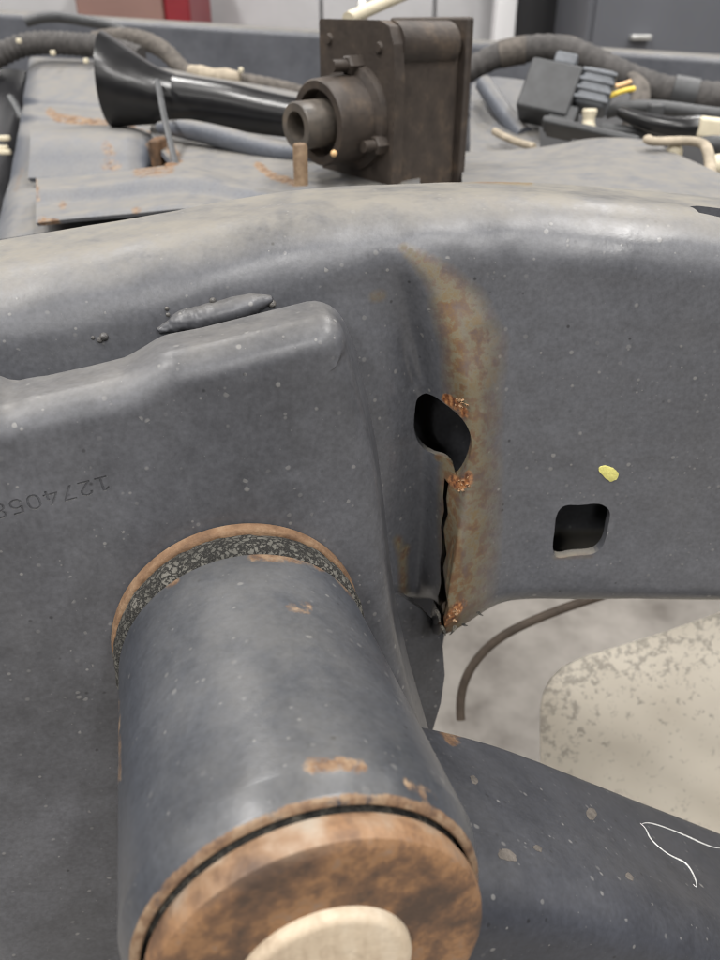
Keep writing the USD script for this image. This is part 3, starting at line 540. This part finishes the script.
for i, (x, y, rx, ry) in enumerate(((508, 856, 10, 6), (591, 814, 6, 6), (538, 849, 5, 3), (474, 780, 4, 4), (630, 877, 4, 4))):
    c = on_arm(x, y); u_ = on_arm(x + rx, y + 2) - c; v_ = on_arm(x, y + ry) - c; th = np.linspace(0, 2 * np.pi, 18, endpoint=False)
    nn_ = nrm(np.cross(u_, v_)); nn_ = nn_ if nn_ @ (CAM - c) > 0 else -nn_
    rr = 0.7 + 0.5 * meshkit.noise(np.c_[np.cos(th) * 2, np.sin(th) * 2, th * 0 + i])
    rg = c + (rr * np.cos(th))[:, None] * u_ + (rr * np.sin(th))[:, None] * v_
    vv = np.vstack([rg - nn_ * .0012, rg + nn_ * .0001, c[None] + nn_ * .0004, c[None] - nn_ * .0012]); k = np.arange(18); k2 = (k + 1) % 18
    part(armb, 'dirt_splash', orient(tri(vv, np.vstack([np.c_[k, k2, k + 18], np.c_[k2, k2 + 18, k + 18], np.c_[k + 18, k2 + 18, np.full(18, 36)], np.c_[k2, k, np.full(18, 37)]]))), 'loom_tape', 60)

# ------------------------------------------------------------------ far rail and crossmember of the same frame
fl_, fr_ = at(0, 12, 1.03), at(720, 57, 0.93); dF = nrm(fr_ - fl_); st = np.linspace(-0.6, 1.6, 60)[:, None]
FTf = fl_ + (fr_ - fl_) * st; fy = nrm(np.cross((0, 0, 1.0), dF)); FBf = FTf - np.array([0, 0, 0.14]); BTf = FTf + fy * 0.06; BTf[:, 2] += 0.002
sc_ = section(FBf, FTf, BTf, BTf - np.array([0, 0, 0.14]), (0.008, 0.008, 0.008, 0.008), (12, 6, 6, 6, 8, 10, 8, 8))
part(ladder, 'side_rail', hollow(sc_, sc_ - loop_normals(sc_) * 0.0035), 'far_paint', 40, 'far straight rail with light upper edge')
def rust_px(*lines):
    def fn(v):
        q = pix(v); m = np.zeros(len(v))
        for pl_, w, k in lines:
            d, t_ = pline_dist(q, pl_); m = np.maximum(m, 0.62 * k * np.clip(1.55 - d / w, 0, 1))
        return m
    return fn
# left pressing: rounded hump of the crossmember
def prows(xs, rows):
    return [[(x + (dx if np.ndim(dx) == 0 else dx[i]), y if np.ndim(y) == 0 else y[i], d if np.ndim(d) == 0 else d[i]) for i, x in enumerate(xs)] for y, d, dx in rows]
XS = (14, 20, 44, 75, 120, 175, 300)
def yy(a, b): return list(np.interp(XS, [20, 110, 300], [a, b, b + (b - a) * 2 + 26]))
def dd(d): return list(d - np.interp(XS, [14, 20, 44, 300], [-.045, -.010, 0, .075 * (d / .8)]))
cm = part(ladder, 'crossmember', patch(prows(XS, [
    (yy(60, 66), dd(.86), 18), (yy(57, 61), dd(.835), 17), (yy(58, 62), dd(.81), 16), (yy(66, 70), dd(.775), 14),
    (yy(94, 99), dd(.715), 10), (yy(98, 103), dd(.708), 9), (yy(104, 109), dd(.706), 9), (yy(106, 111), dd(.70), 9), (yy(112, 116), dd(.665), 8),
    (yy(115, 119), dd(.655), 7), (yy(121, 125), dd(.652), 6), (yy(124, 128), dd(.645), 6), (yy(133, 135), dd(.605), 4), (yy(140, 142), dd(.592), 3),
    (yy(170, 166), dd(.57), -3), (yy(180, 174), dd(.555), -4), (yy(192, 186), dd(.51), -8), (yy(212, 203), dd(.465), -13), (yy(240, 225), dd(.43), -20)]), 150, 110, 0.004, noise=0.0015), 'cross_paint', 40,
    attrs={'rust': rust_px(([(50, 112), (56, 117), (80, 121), (105, 124)], 4.5, .95), ([(125, 127), (150, 136)], 5, .8), ([(140, 172), (165, 166)], 7, .75), ([(22, 170), (16, 190)], 3, .5))})
part(cm, 'mounting_block', patch([
    [(30, 125, .61), (60, 124, .61), (105, 125, .605), (140, 127, .60), (156, 136, .61)],
    [(30, 128, .56), (60, 127, .56), (105, 128, .555), (144, 131, .55), (158, 142, .58)],
    [(30, 133, .535), (60, 132, .535), (105, 133, .53), (146, 137, .525), (159, 148, .56)],
    [(30, 150, .527), (60, 149, .525), (105, 149, .521), (147, 152, .518), (159, 158, .55)],
    [(29, 165, .524), (60, 164, .522), (105, 164, .518), (147, 164, .515), (158, 166, .545)],
    [(28, 178, .520), (60, 177, .518), (105, 176, .513), (146, 174, .51), (157, 174, .54)]], 50, 70, 0.004), 'cross_paint', 40,
    attrs={'rust': rust_px(([(106, 146), (112, 156), (106, 165), (116, 166)], 7, .6), ([(150, 145), (158, 165)], 5, .85))})
part(cm, 'flange_plate', patch(prows((36, 60, 90, 150, 185, 215, 250, 330), [
    ((178, 177, 175, 167, 164, 172, 183, 197), (.475, .474, .47, .462, .458, .45, .44, .42), 0),
    ((185, 184, 182, 174, 171, 178, 188, 201), (.447, .446, .442, .436, .432, .426, .42, .405), 0),
    ((188, 187, 185, 177, 175, 181, 190, 203), (.440, .439, .436, .430, .426, .421, .415, .40), 0),
    ((191, 190, 188, 181, 179, 184, 193, 205), (.438, .437, .434, .428, .424, .42, .414, .399), 0),
    ((203, 201, 199, 194, 191, 195, 202, 211), (.436, .435, .432, .426, .422, .418, .412, .398), 0),
    ((206, 204, 202, 197, 194, 198, 204, 213), (.434, .433, .430, .424, .42, .416, .41, .397), 0),
    ((208, 206, 204, 199, 196, 200, 206, 214), (.428, .427, .424, .418, .414, .41, .404, .393), 0),
    ((217, 214, 211, 206, 202, 206, 212, 219), (.408, .407, .404, .40, .396, .392, .388, .38), 0),
    ((219, 216, 213, 208, 204, 208, 214, 221), (.406, .405, .402, .398, .394, .39, .386, .379), 0),
    ((223, 220, 217, 212, 208, 211, 217, 224), (.405, .404, .401, .397, .393, .389, .385, .378), 0)]), 110, 90, 0.0025), 'cross_paint', 40, attrs={'rust': rust_px(([(42, 221), (56, 224)], 5, 1), ([(62, 204), (63, 206)], 5, .7), ([(140, 171), (168, 168)], 8, .75), ([(135, 211), (138, 210)], 4, .8), ([(36, 180), (38, 200)], 3, .7))})
part(cm, 'dusty_sheet', patch([
    [(160, 118, .62), (210, 124, .60), (270, 136, .57), (330, 150, .54), (420, 160, .5)],
    [(150, 124, .60), (205, 133, .57), (265, 147, .54), (330, 158, .50), (420, 168, .47)],
    [(150, 134, .56), (205, 143, .535), (265, 155, .50), (330, 166, .47), (420, 176, .45)],
    [(160, 150, .50), (205, 160, .49), (265, 172, .46), (330, 182, .44), (420, 190, .42)],
    [(175, 166, .46), (205, 176, .45), (265, 190, .42), (330, 200, .40), (420, 210, .39)]], 60, 60, 0.003), 'cross_paint', 40, attrs={'rust': rust_px(([(165, 140), (178, 160)], 6, .8), ([(258, 165), (272, 176), (296, 183)], 4, 1.0))})
part(cm, 'pressed_rib', tube([at(160, 128, .535), at(200, 132, .52), at(235, 141, .51), (at(265, 149, .50)), at(300, 154, .49), at(330, 156, .48)], [.004, .0065, .007, .007, .006, .005], 50, 16), 'cross_paint', 60)
part(cm, 'red_bracket', frame(box(0.008, 0.02, 0.017, 0.002), at(159, 152, .51), *np.eye(3)), 'iron_rust', 40)
part(cm, 'stud', lathe([(-.004, 0), (-.004, .0036), (.006, .0037), (.0145, .0037), (.0158, .0028), (.0158, 0)], at(301, 177, .395), (0.0, 0.05, 1), 24), 'stud_tan', 40, 'rusty upright stud')
part(cm, 'stud', lathe([(-.012, 0), (-.012, .004), (.003, .004), (.003, 0)], at(172, 170, .46), (0.1, -.2, 1), 20), 'iron_rust', 40)
# right pressing of the crossmember
cr = part(ladder, 'crossmember', patch([
    [(462, 152, .56), (520, 150, .56), (552, 146, .555), (592, 137, .55), (650, 139, .53), (668, 150, .50), (730, 178, .44)],
    [(462, 158, .54), (520, 156, .54), (552, 152, .535), (592, 143, .53), (650, 146, .51), (670, 156, .48), (730, 186, .43)],
    [(462, 162, .52), (520, 160, .52), (552, 157, .52), (592, 150, .515), (650, 152, .50), (675, 164, .47), (730, 192, .42)],
    [(462, 172, .46), (520, 170, .46), (552, 168, .46), (592, 166, .46), (650, 168, .45), (690, 180, .43), (730, 200, .40)],
    [(462, 186, .40), (520, 186, .40), (552, 186, .40), (592, 188, .40), (650, 192, .39), (690, 200, .38), (730, 214, .37)]], 60, 90, 0.003, noise=0.001), 'cross_paint', 40, 'dusty grey right crossmember sheet')
part(cr, 'ribbed_shield', patch([
    [(472, 84, .70), (482, 78, .70), (500, 76, .69), (535, 82, .68)],
    [(470, 110, .68), (484, 104, .69), (500, 104, .675), (535, 104, .67)],
    [(470, 140, .64), (486, 142, .65), (505, 146, .63), (540, 130, .64)],
    [(470, 156, .60), (486, 156, .60), (505, 156, .60), (540, 150, .60)]], 40, 40, 0.003), 'cross_paint', 40)
part(cr, 'shield_rib', tube([at(484, 84, .675), at(492, 96, .665), at(505, 114, .655), at(524, 136, .64)], 0.0075, 30, 14), 'cross_paint', 60)
part(cr, 'shield_rib', tube([at(494, 131, .62), at(507, 138, .61), at(520, 143, .60), at(534, 147, .59)], 0.0028, 24, 10), 'tape_tan', 60)
# small hooped bracket at the right with its dark opening
hp = [at(648, 139, .50), at(690, 141, .49), at(703, 144, .487), at(708, 152, .482), at(710, 165, .475), at(713, 182, .465)]
part(cr, 'hoop_bracket', tube(hp, 0.0035, 50, 12, flat=0.8), 'tape_tan', 50)
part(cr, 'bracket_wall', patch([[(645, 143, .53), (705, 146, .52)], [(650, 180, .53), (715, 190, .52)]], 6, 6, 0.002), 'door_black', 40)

# ------------------------------------------------------------------ gearbox
D0 = 0.41
nF = nrm([-0.75, -0.66, 0.0]); wF = nrm([0.66, -0.75, 0.0]); uZ = np.array([0, 0, 1.0])
gtop = at(394, 20, D0 - .02)                     # near upper corner between flange and side
W_, L_, H_ = 0.068, 0.058, 0.140; GS = 0.885
gbox = thing('gearbox', 'rust brown cast gearbox with hollow shaft, standing behind the buckled rail', 'gearbox', gtop - uZ * H_ * 0.885)
def gb(t): t = t.copy(); t.vertices = t.vertices * GS; return frame(t, gtop, wF, -nF, uZ)        # local: x along flange (0 = near corner, negative away), y into the box, z up
fp = Polygon([(-W_, -H_), (0.0, -H_), (0.002, -.03), (0, -0.012), (-0.004, -0.003), (-0.012, 0.0), (-W_, 0.001)]).buffer(-.002).buffer(.002)
e_ = trimesh.creation.extrude_polygon(fp, 0.008, engine='earcut'); e_.vertices = e_.vertices[:, [0, 2, 1]]
part(gbox, 'flange', gb(orient(e_)), 'iron_brown', 30)
bdy = [from_man(m3.Manifold.batch_hull([to_man(trimesh.Trimesh(*(lambda b: (b.vertices + np.array([-W_ / 2 - .001, .008 + .0265, -H_ / 2 - .008]), b.faces))(box(W_ - .004, 0.055, H_ - .014, .004))))])),
       ]
part(gbox, 'housing', gb(bdy[0]), 'iron_brown', 35)
roll = lathe([(0.008, 0), (0.008, .0125), (0.056, .0125), (0.058, .010), (0.058, 0)], np.array([-0.011, 0, -0.0125]), (0, 1, 0), 40)
part(gbox, 'top_roll', gb(roll), 'iron_brown', 35)
part(gbox, 'top_cover', gb(frame(box(W_ - .018, .05, .016, .003), (-W_ / 2 - .004, .033, -0.009), *np.eye(3))), 'iron_brown', 35)
part(gbox, 'cover_lip', gb(frame(box(W_ + .003, .006, H_ + .004, .002), (-W_ / 2 + .0015, .063, -H_ / 2), *np.eye(3))), 'iron_brown', 35)
part(gbox, 'foot_flare', gb(frame(box(.012, .046, .02, .004), (-.001, .034, -.118), nrm([1, 0, .35]), np.array([0, 1, 0]), nrm([-.35, 0, 1]))), 'iron_brown', 35)
hubc = np.array([-W_ * 0.50, 0, -0.053])
P_h = gtop + GS * (wF * hubc[0] + uZ * hubc[2])
hubd = nrm(nF + np.array([0, 0, -0.04]))
part(gbox, 'hub', lathe(np.array([(-.002, .012), (-.002, .031), (.004, .030), (.006, .0255), (.029, .0245), (.0305, .0235), (.0305, .019), (.022, .0185), (.022, .012)]) * GS, P_h, hubd, 64), 'iron_brown', 35)
part(gbox, 'shaft', lathe(np.array([(.0, .0), (.0, .0135), (.046, .0135), (.047, .013), (.047, .0085), (.020, .0080), (.02, .0)]) * GS, P_h, hubd, 48), 'shaft_steel', 35, 'hollow dull steel shaft end')
def hexbolt(O, d, r, h): return lathe([(0, 0), (0, r), (h * .85, r), (h, r * .8), (h, 0)], O, d, 6)
for x_, z_, n_b, s_ in ((-.030, -.0235, 'bolt', .012), (-.008, -.066, 'bolt', .009)):
    O = gtop + GS * (wF * x_ + uZ * z_)
    b_ = part(gbox, n_b, hexbolt(O, nF, .0052, s_ * .8), 'iron_brown', 20)
    part(b_, 'stem', lathe([(0, 0), (0, .003), (s_ * 1.6, .003), (s_ * 1.6, 0)], O, nF, 16), 'iron_brown', 30)
for x_, z_ in ((-.058, -.010), (-.012, -.014)):
    part(gbox, 'rivet', lathe([(0, 0), (0, .003), (.0015, .0022), (.0015, 0)], gtop + GS * (wF * x_ + uZ * z_), nF, 16), 'iron_brown', 30)
part(gbox, 'grease_nipple', trimesh.creation.icosphere(2, .0018).apply_translation(P_h + hubd * .03 + uZ * -.0215 * .6 + wF * .0215 * .8), 'peach_wire', 60)
single('metal_rod', tube([at(348, 19, .50), at(370, 9, .52), at(400, -4, .55), at(440, -20, .6)], .0042, 30, 12), 'cream_plastic', 'pale metal rod slanting up behind the top of the brown gearbox', 'rod')
single('metal_post', tube([at(362, 18, .60), at(363, -30, .60)], .0045, 10, 12), 'steel_bright', 'bright upright post behind the slanting rod and the gearbox', 'post')

# ------------------------------------------------------------------ funnel, tie, looms, connectors
fun = thing('funnel_tube', 'shiny black plastic tube flaring into a funnel mouth at its left end', 'funnel', at(109, 80, .57))
def pipe(cs, rs, thick, n=40, seg=64):
    """hollow pipe through centres cs with radii rs."""
    cs = np.array(cs); t = np.r_[0, np.cumsum(np.linalg.norm(np.diff(cs, axis=0), axis=1))]; u = np.linspace(0, t[-1], n)
    c = PchipInterpolator(t, cs)(u); r = PchipInterpolator(t, rs)(u); d = nrm((1, 0.0, -0.02)); x, y, _ = basis(d); th = np.linspace(0, 2 * np.pi, seg, endpoint=False)
    g = np.cos(th)[:, None] * x + np.sin(th)[:, None] * y
    S = c[:, None] + r[:, None, None] * g; I = c[:, None] + (r - thick)[:, None, None] * g
    return hollow(S, I)
def fpx(l): return [at(x, (a + b) / 2, d) for x, a, b, d in l], [(b - a) / 2 * d / FPX for x, a, b, d in l]
part(fun, 'funnel', pipe(*fpx([(108, 37, 123, .57), (116, 42, 123, .568), (140, 58, 122, .563), (162, 71, 122, .558), (176, 76, 122, .555)]), .002), 'black_plastic', 50)
part(fun, 'spout', pipe(*fpx([(175, 76.5, 121.5, .555), (200, 80, 124, .549), (230, 85, 128, .542), (270, 94, 134, .534), (312, 102, 138, .526)]), .002), 'black_plastic', 50)
single('cable_tie', tube([at(157, 80, .535), at(160, 95, .515), at(165, 120, .495), at(171, 145, .48), at(177, 168, .468)], .0020, 40, 8, flat=0.5), 'dark_plastic', 'flat dark cable tie hanging in front of the black funnel tube', 'cable tie')
lw = thing('wiring_harness', 'grey taped wiring loom running along the far rail behind the black funnel', 'wiring', at(60, 45, .80))
part(lw, 'loom', tube([at(-60, 80, .80), at(0, 55, .79), at(25, 45, .79), at(55, 43, .785), at(85, 45, .78), at(115, 50, .775), at(140, 58, .77)], .0105, 160, 16, rib=(.06, 1.3)), 'loom_grey', 50)
part(lw, 'loom', tube([at(95, 42, .84), at(125, 38, .83), at(150, 43, .82), at(170, 56, .81), at(188, 73, .80), at(215, 78, .79), at(250, 82, .78), at(290, 90, .77), at(330, 102, .76)], [.010, .0095, .0085, .0075, .007, .0065], 120, 14, rib=(.04, 1.6)), 'loom_tape', 50)
part(lw, 'tape_wrap', tube([at(190, 71, .785), at(205, 75, .78), at(222, 77, .775), at(240, 79, .772)], [.006, .0085, .007, .0085, .006], 30, 12), 'tape_tan', 50)
part(lw, 'loom', tube([at(25, 22, .92), at(50, 17, .92), at(80, 20, .91), at(110, 26, .90), at(130, 40, .88)], .006, 60, 12), 'dark_plastic', 50)
for x, y in ((53, 53), (86, 61), (19, 41), (241, 70)): part(lw, 'clip', frame(box(.0045, .005, .0045, .0012), at(x, y, .765), *np.eye(3)), 'cream_plastic', 30)
dl = thing('dark_bracket', 'black plastic housing with cream clips at the dark left edge', 'housing', at(8, 130, .74))
part(dl, 'housing', patch([[(-60, 70, .80), (10, 66, .80), (30, 72, .82)], [(-60, 130, .76), (8, 120, .76), (24, 126, .79)], [(-60, 240, .7), (0, 235, .68), (12, 240, .72)]], 30, 20, .01), 'door_black', 40)
part(dl, 'strap', tube([at(10, 98, .735), at(16, 108, .73), at(22, 120, .725)], .004, 14, 8), 'dark_plastic', 40)
for x, y in ((4, 138), (5, 152), (2, 148)): part(dl, 'clip', frame(box(.010, .006, .004, .001), at(x, y, .70), *np.eye(3)), 'cream_plastic', 30)
rw = thing('wiring_harness', 'thick grey wiring loom arching right from the gearbox over the dark connector', 'wiring', at(600, 60, .72))
part(rw, 'loom', tube([at(440, 84, .74), at(466, 72, .74), at(490, 59, .735), at(515, 51, .73), at(545, 48, .72), at(572, 52, .71), at(600, 64, .70), at(630, 78, .69), at(665, 90, .68), at(730, 99, .67), at(790, 106, .66)], [.010, .011, .0115, .0115, .0115, .0125, .0125], 200, 16, rib=(.03, 1.1)), 'loom_grey', 50)
part(rw, 'tape_strap', tube([at(632, 76, .665), at(640, 86, .655), at(640, 100, .648), at(633, 118, .642), at(626, 140, .636)], [.006, .008, .008, .007, .007], 40, 12, flat=0.6), 'loom_tape', 50)
part(rw, 'loom', tube([at(548, 50, .735), at(560, 44, .73), at(575, 46, .72), at(590, 56, .71), at(612, 66, .70)], .007, 40, 12), 'loom_tape', 50)
for pts_, r_c in (([(606, 112, .64), (640, 107, .635), (680, 110, .63), (735, 116, .62)], .0055), ([(470, 118, .72), (500, 110, .715), (530, 112, .70), (560, 120, .68)], .005), ([(600, 128, .61), (640, 132, .60), (690, 134, .59), (740, 140, .585)], .0045), ([(690, 150, .56), (705, 145, .555), (735, 150, .55)], .006)):
    part(rw, 'loom', tube([at(*q) for q in pts_], r_c, 50, 12), 'dark_plastic', 50)
part(rw, 'tape_wrap', tube([at(500, 55, .733), at(512, 52, .730), at(526, 50, .727)], .0122, 20, 16), 'loom_tape', 50)
part(rw, 'tape_wrap', tube([at(672, 91, .678), at(684, 93, .676), at(696, 95, .674)], .0132, 20, 16), 'dark_plastic', 50)
part(rw, 'clip', frame(box(.012, .010, .012, .002), at(655, 112, .62), *np.eye(3)), 'dark_plastic', 30)
rl = thing('relay_box', 'dark square plastic relay box with grey ribbed plug and yellow wires', 'connector', at(550, 100, .60))
x_r = nrm(at(577, 73, .60) - at(528, 63, .61)); z_r = nrm(at(526, 63, .60) - at(521, 110, .60)); y_r = np.cross(z_r, x_r); z_r = np.cross(x_r, y_r)
part(rl, 'shell', frame(box(.042, .030, .042, .003), at(550, 95, .625), x_r, y_r, z_r), 'dark_plastic', 30)
part(rl, 'lower_shell', frame(box(.022, .022, .020, .002), at(562, 122, .62), x_r, y_r, z_r), 'dark_plastic', 30)
pgc = at(595, 93, .615)
plug = part(rl, 'plug', frame(box(.026, .024, .030, .004), pgc, x_r, y_r, z_r), 'grey_plastic', 30)
for k in range(4): part(plug, 'rib', frame(box(.027, .004, .0032, .001), pgc + z_r * (-.011 + .0073 * k) - y_r * .0115, x_r, y_r, z_r), 'grey_plastic', 30)
part(rl, 'latch', frame(box(.018, .014, .010, .002), at(566, 62, .63), x_r, y_r, z_r), 'grey_plastic', 30)
part(rl, 'wire', tube([at(608, 97, .61), at(620, 92, .608), at(634, 89, .61)], .0020, 16, 8), 'yellow_wire', 60, 'yellow wire')
part(rl, 'wire', tube([at(608, 88, .62), at(618, 86, .62), at(630, 82, .625)], .0020, 16, 8), 'peach_wire', 60, 'peach wire')
part(rl, 'clip', lathe([(0, 0), (0, .006), (.004, .0045), (.006, .0045), (.011, .0058), (.013, .005), (.013, 0)], at(588, 127, .60), (0, .1, 1), 20), 'cream_plastic', 30, 'cream push clip')
part(rl, 'base_plate', frame(box(.075, .02, .006, .002), at(590, 134, .60), x_r, y_r, z_r), 'dark_plastic', 30)
ck = thing('black_cable', 'black cable ending in a cream plug at the right edge above the hooped bracket', 'cable', at(660, 125, .58))
part(ck, 'cable', tube([at(620, 112, .60), at(640, 120, .59), at(665, 126, .58), at(699, 127, .575)], [.004, .006, .007, .0085], 40, 14), 'black_plastic', 50)
part(ck, 'plug', frame(box(.034, .014, .0145, .003), at(719, 129, .572), nrm([1, 0, -.1]), np.array([0, 1, 0]), nrm([.1, 0, 1])), 'cream_plastic', 30)
hc = thing('push_clip', 'rounded cream clip inside the dark opening of the hooped bracket', 'clip', at(674, 152, .50))
part(hc, 'head', frame(trimesh.creation.icosphere(3, 1.0).apply_scale((.0055, .004, .0058)), at(674, 153, .498), *np.eye(3)), 'cream_plastic', 60)
part(hc, 'collar', frame(box(.010, .006, .003, .001), at(674, 143, .50), *np.eye(3)), 'cream_plastic', 30)
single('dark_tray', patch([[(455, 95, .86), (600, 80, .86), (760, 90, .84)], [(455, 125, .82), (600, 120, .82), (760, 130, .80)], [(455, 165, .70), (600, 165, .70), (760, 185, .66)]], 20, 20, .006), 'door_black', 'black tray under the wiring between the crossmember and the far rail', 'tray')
single('cream_fitting', frame(trimesh.creation.icosphere(3, 1.0).apply_scale((.009, .007, .007)), at(719, 165, .52), *np.eye(3)), 'cream_plastic', 'small cream fitting at the right edge beside the hooped bracket', 'fitting')

# ------------------------------------------------------------------ below the rail: cream panel, hose, floor things
def cpan():
    o = np.array([(541, 770), (540.5, 735), (541, 708), (544, 694), (551, 680), (563, 668), (587, 657), (625, 646), (670, 632), (720, 614), (860, 565), (860, 1000), (541, 1000)])
    PP = at(640, 740, .43); nP = nrm([-0.12, -0.85, 0.5]); x, y, d = basis(nP)
    W = np.array([hit(a, b, PP, nP) for a, b in o]); p2 = Polygon(np.c_[W @ x, W @ y])
    m = trimesh.creation.extrude_polygon(p2, .003, engine='earcut'); m = m.subdivide_to_size(.010)
    m = frame(m, nP * ((PP @ nP) - .003), x, y, d); m.vertices += nP * (0.004 * (meshkit.fbm(m.vertices * 9, 2) - .5))[:, None]; return m
def pedge(v):
    q = pix(v); d, t_ = pline_dist(q, [(541, 720), (545, 697), (568, 669), (625, 646), (720, 614), (860, 565)]); return np.clip(1 - d / 75, 0, 1)
single('cream_sheet', cpan(), 'cream_panel', 'cream painted metal sheet with flaking grey spots under the straight rail', 'metal sheet', attrs={'edge': pedge})
single('hose', tube([at(461, 720, .47), at(461, 698, .47), at(467, 676, .468), at(480, 656, .465), at(500, 638, .46), at(530, 622, .455), at(565, 608, .45), at(620, 590, .44)], .0027, 80, 12), 'hose_brown', 'thin brown hose curving down from under the rail left of the cream panel', 'hose')
pp = at(-2, 956, 1.12); pp[2] = 0.004
single('paper_sheet', frame(box(.10, .12, .003), (pp[0] - .035, pp[1] - .04, .0055), *np.eye(3)), 'paper', 'white sheet lying on the floor below the bracket at the lower left', 'paper', smooth=False)

# ------------------------------------------------------------------ the back of the workshop
YW = 3.3
wall = thing('back_wall', 'white painted block wall across the back of the workshop', 'wall', (0, YW, 0))
part(wall, 'mortar_bed', frame(box(8, .1, 3.0), (0, YW + .06, 1.5), *np.eye(3)), 'mortar', False)
for r_ in range(3):
    for c_ in range(12):
        x = -2.6 + c_ * .41 + (.205 if r_ % 2 else 0)
        part(wall, 'block', frame(box(.398, .05, .193, .004), (x, YW, .80 + r_ * .203), *np.eye(3)), 'wall_paint', 30)
def wx(px, y): return (px - 360) / FPX * y / math.cos(PITCH) * 1.16 * 0.86   # x at distance y near the horizon
lk = thing('steel_locker', 'dark grey steel locker with a small handle at the back right', 'locker', (1.1, 2.8, 0))
lx0, lx1 = 0.685, 1.75
part(lk, 'body', frame(box(lx1 - lx0, .45, 1.8, .01), ((lx0 + lx1) / 2, 2.95, .9), *np.eye(3)), 'locker_grey', 30)
part(lk, 'door', frame(box(lx1 - lx0 - .04, .02, 1.72, .005), ((lx0 + lx1) / 2, 2.718, .9), *np.eye(3)), 'locker_grey', 30)
hl = part(lk, 'handle', frame(box(.06, .03, .014, .004), (.845, 2.69, .967), *np.eye(3)), 'steel_bright', 30)
dr_ = thing('doorway', 'white framed dark doorway between the block wall and the locker', 'doorway', (.58, 3.2, 0))
part(dr_, 'door', frame(box(.22, .04, 2.0), (.62, 3.18, 1.0), *np.eye(3)), 'door_black', False)
part(dr_, 'door_frame', frame(box(.07, .09, 2.05, .004), (.505, 3.17, 1.025), *np.eye(3)), 'white_frame', 30)
rb = thing('tool_chest', 'brown and red tool chest standing against the back wall', 'tool chest', (-.70, 3.0, 0))
part(rb, 'body', frame(box(.27, .4, 1.3, .01), (-.742, 3.0, .65), *np.eye(3)), 'red_brown', 30)
part(rb, 'side_panel', frame(box(.08, .4, 1.3, .01), (-.565, 3.0, .65), *np.eye(3)), 'red_box', 30)
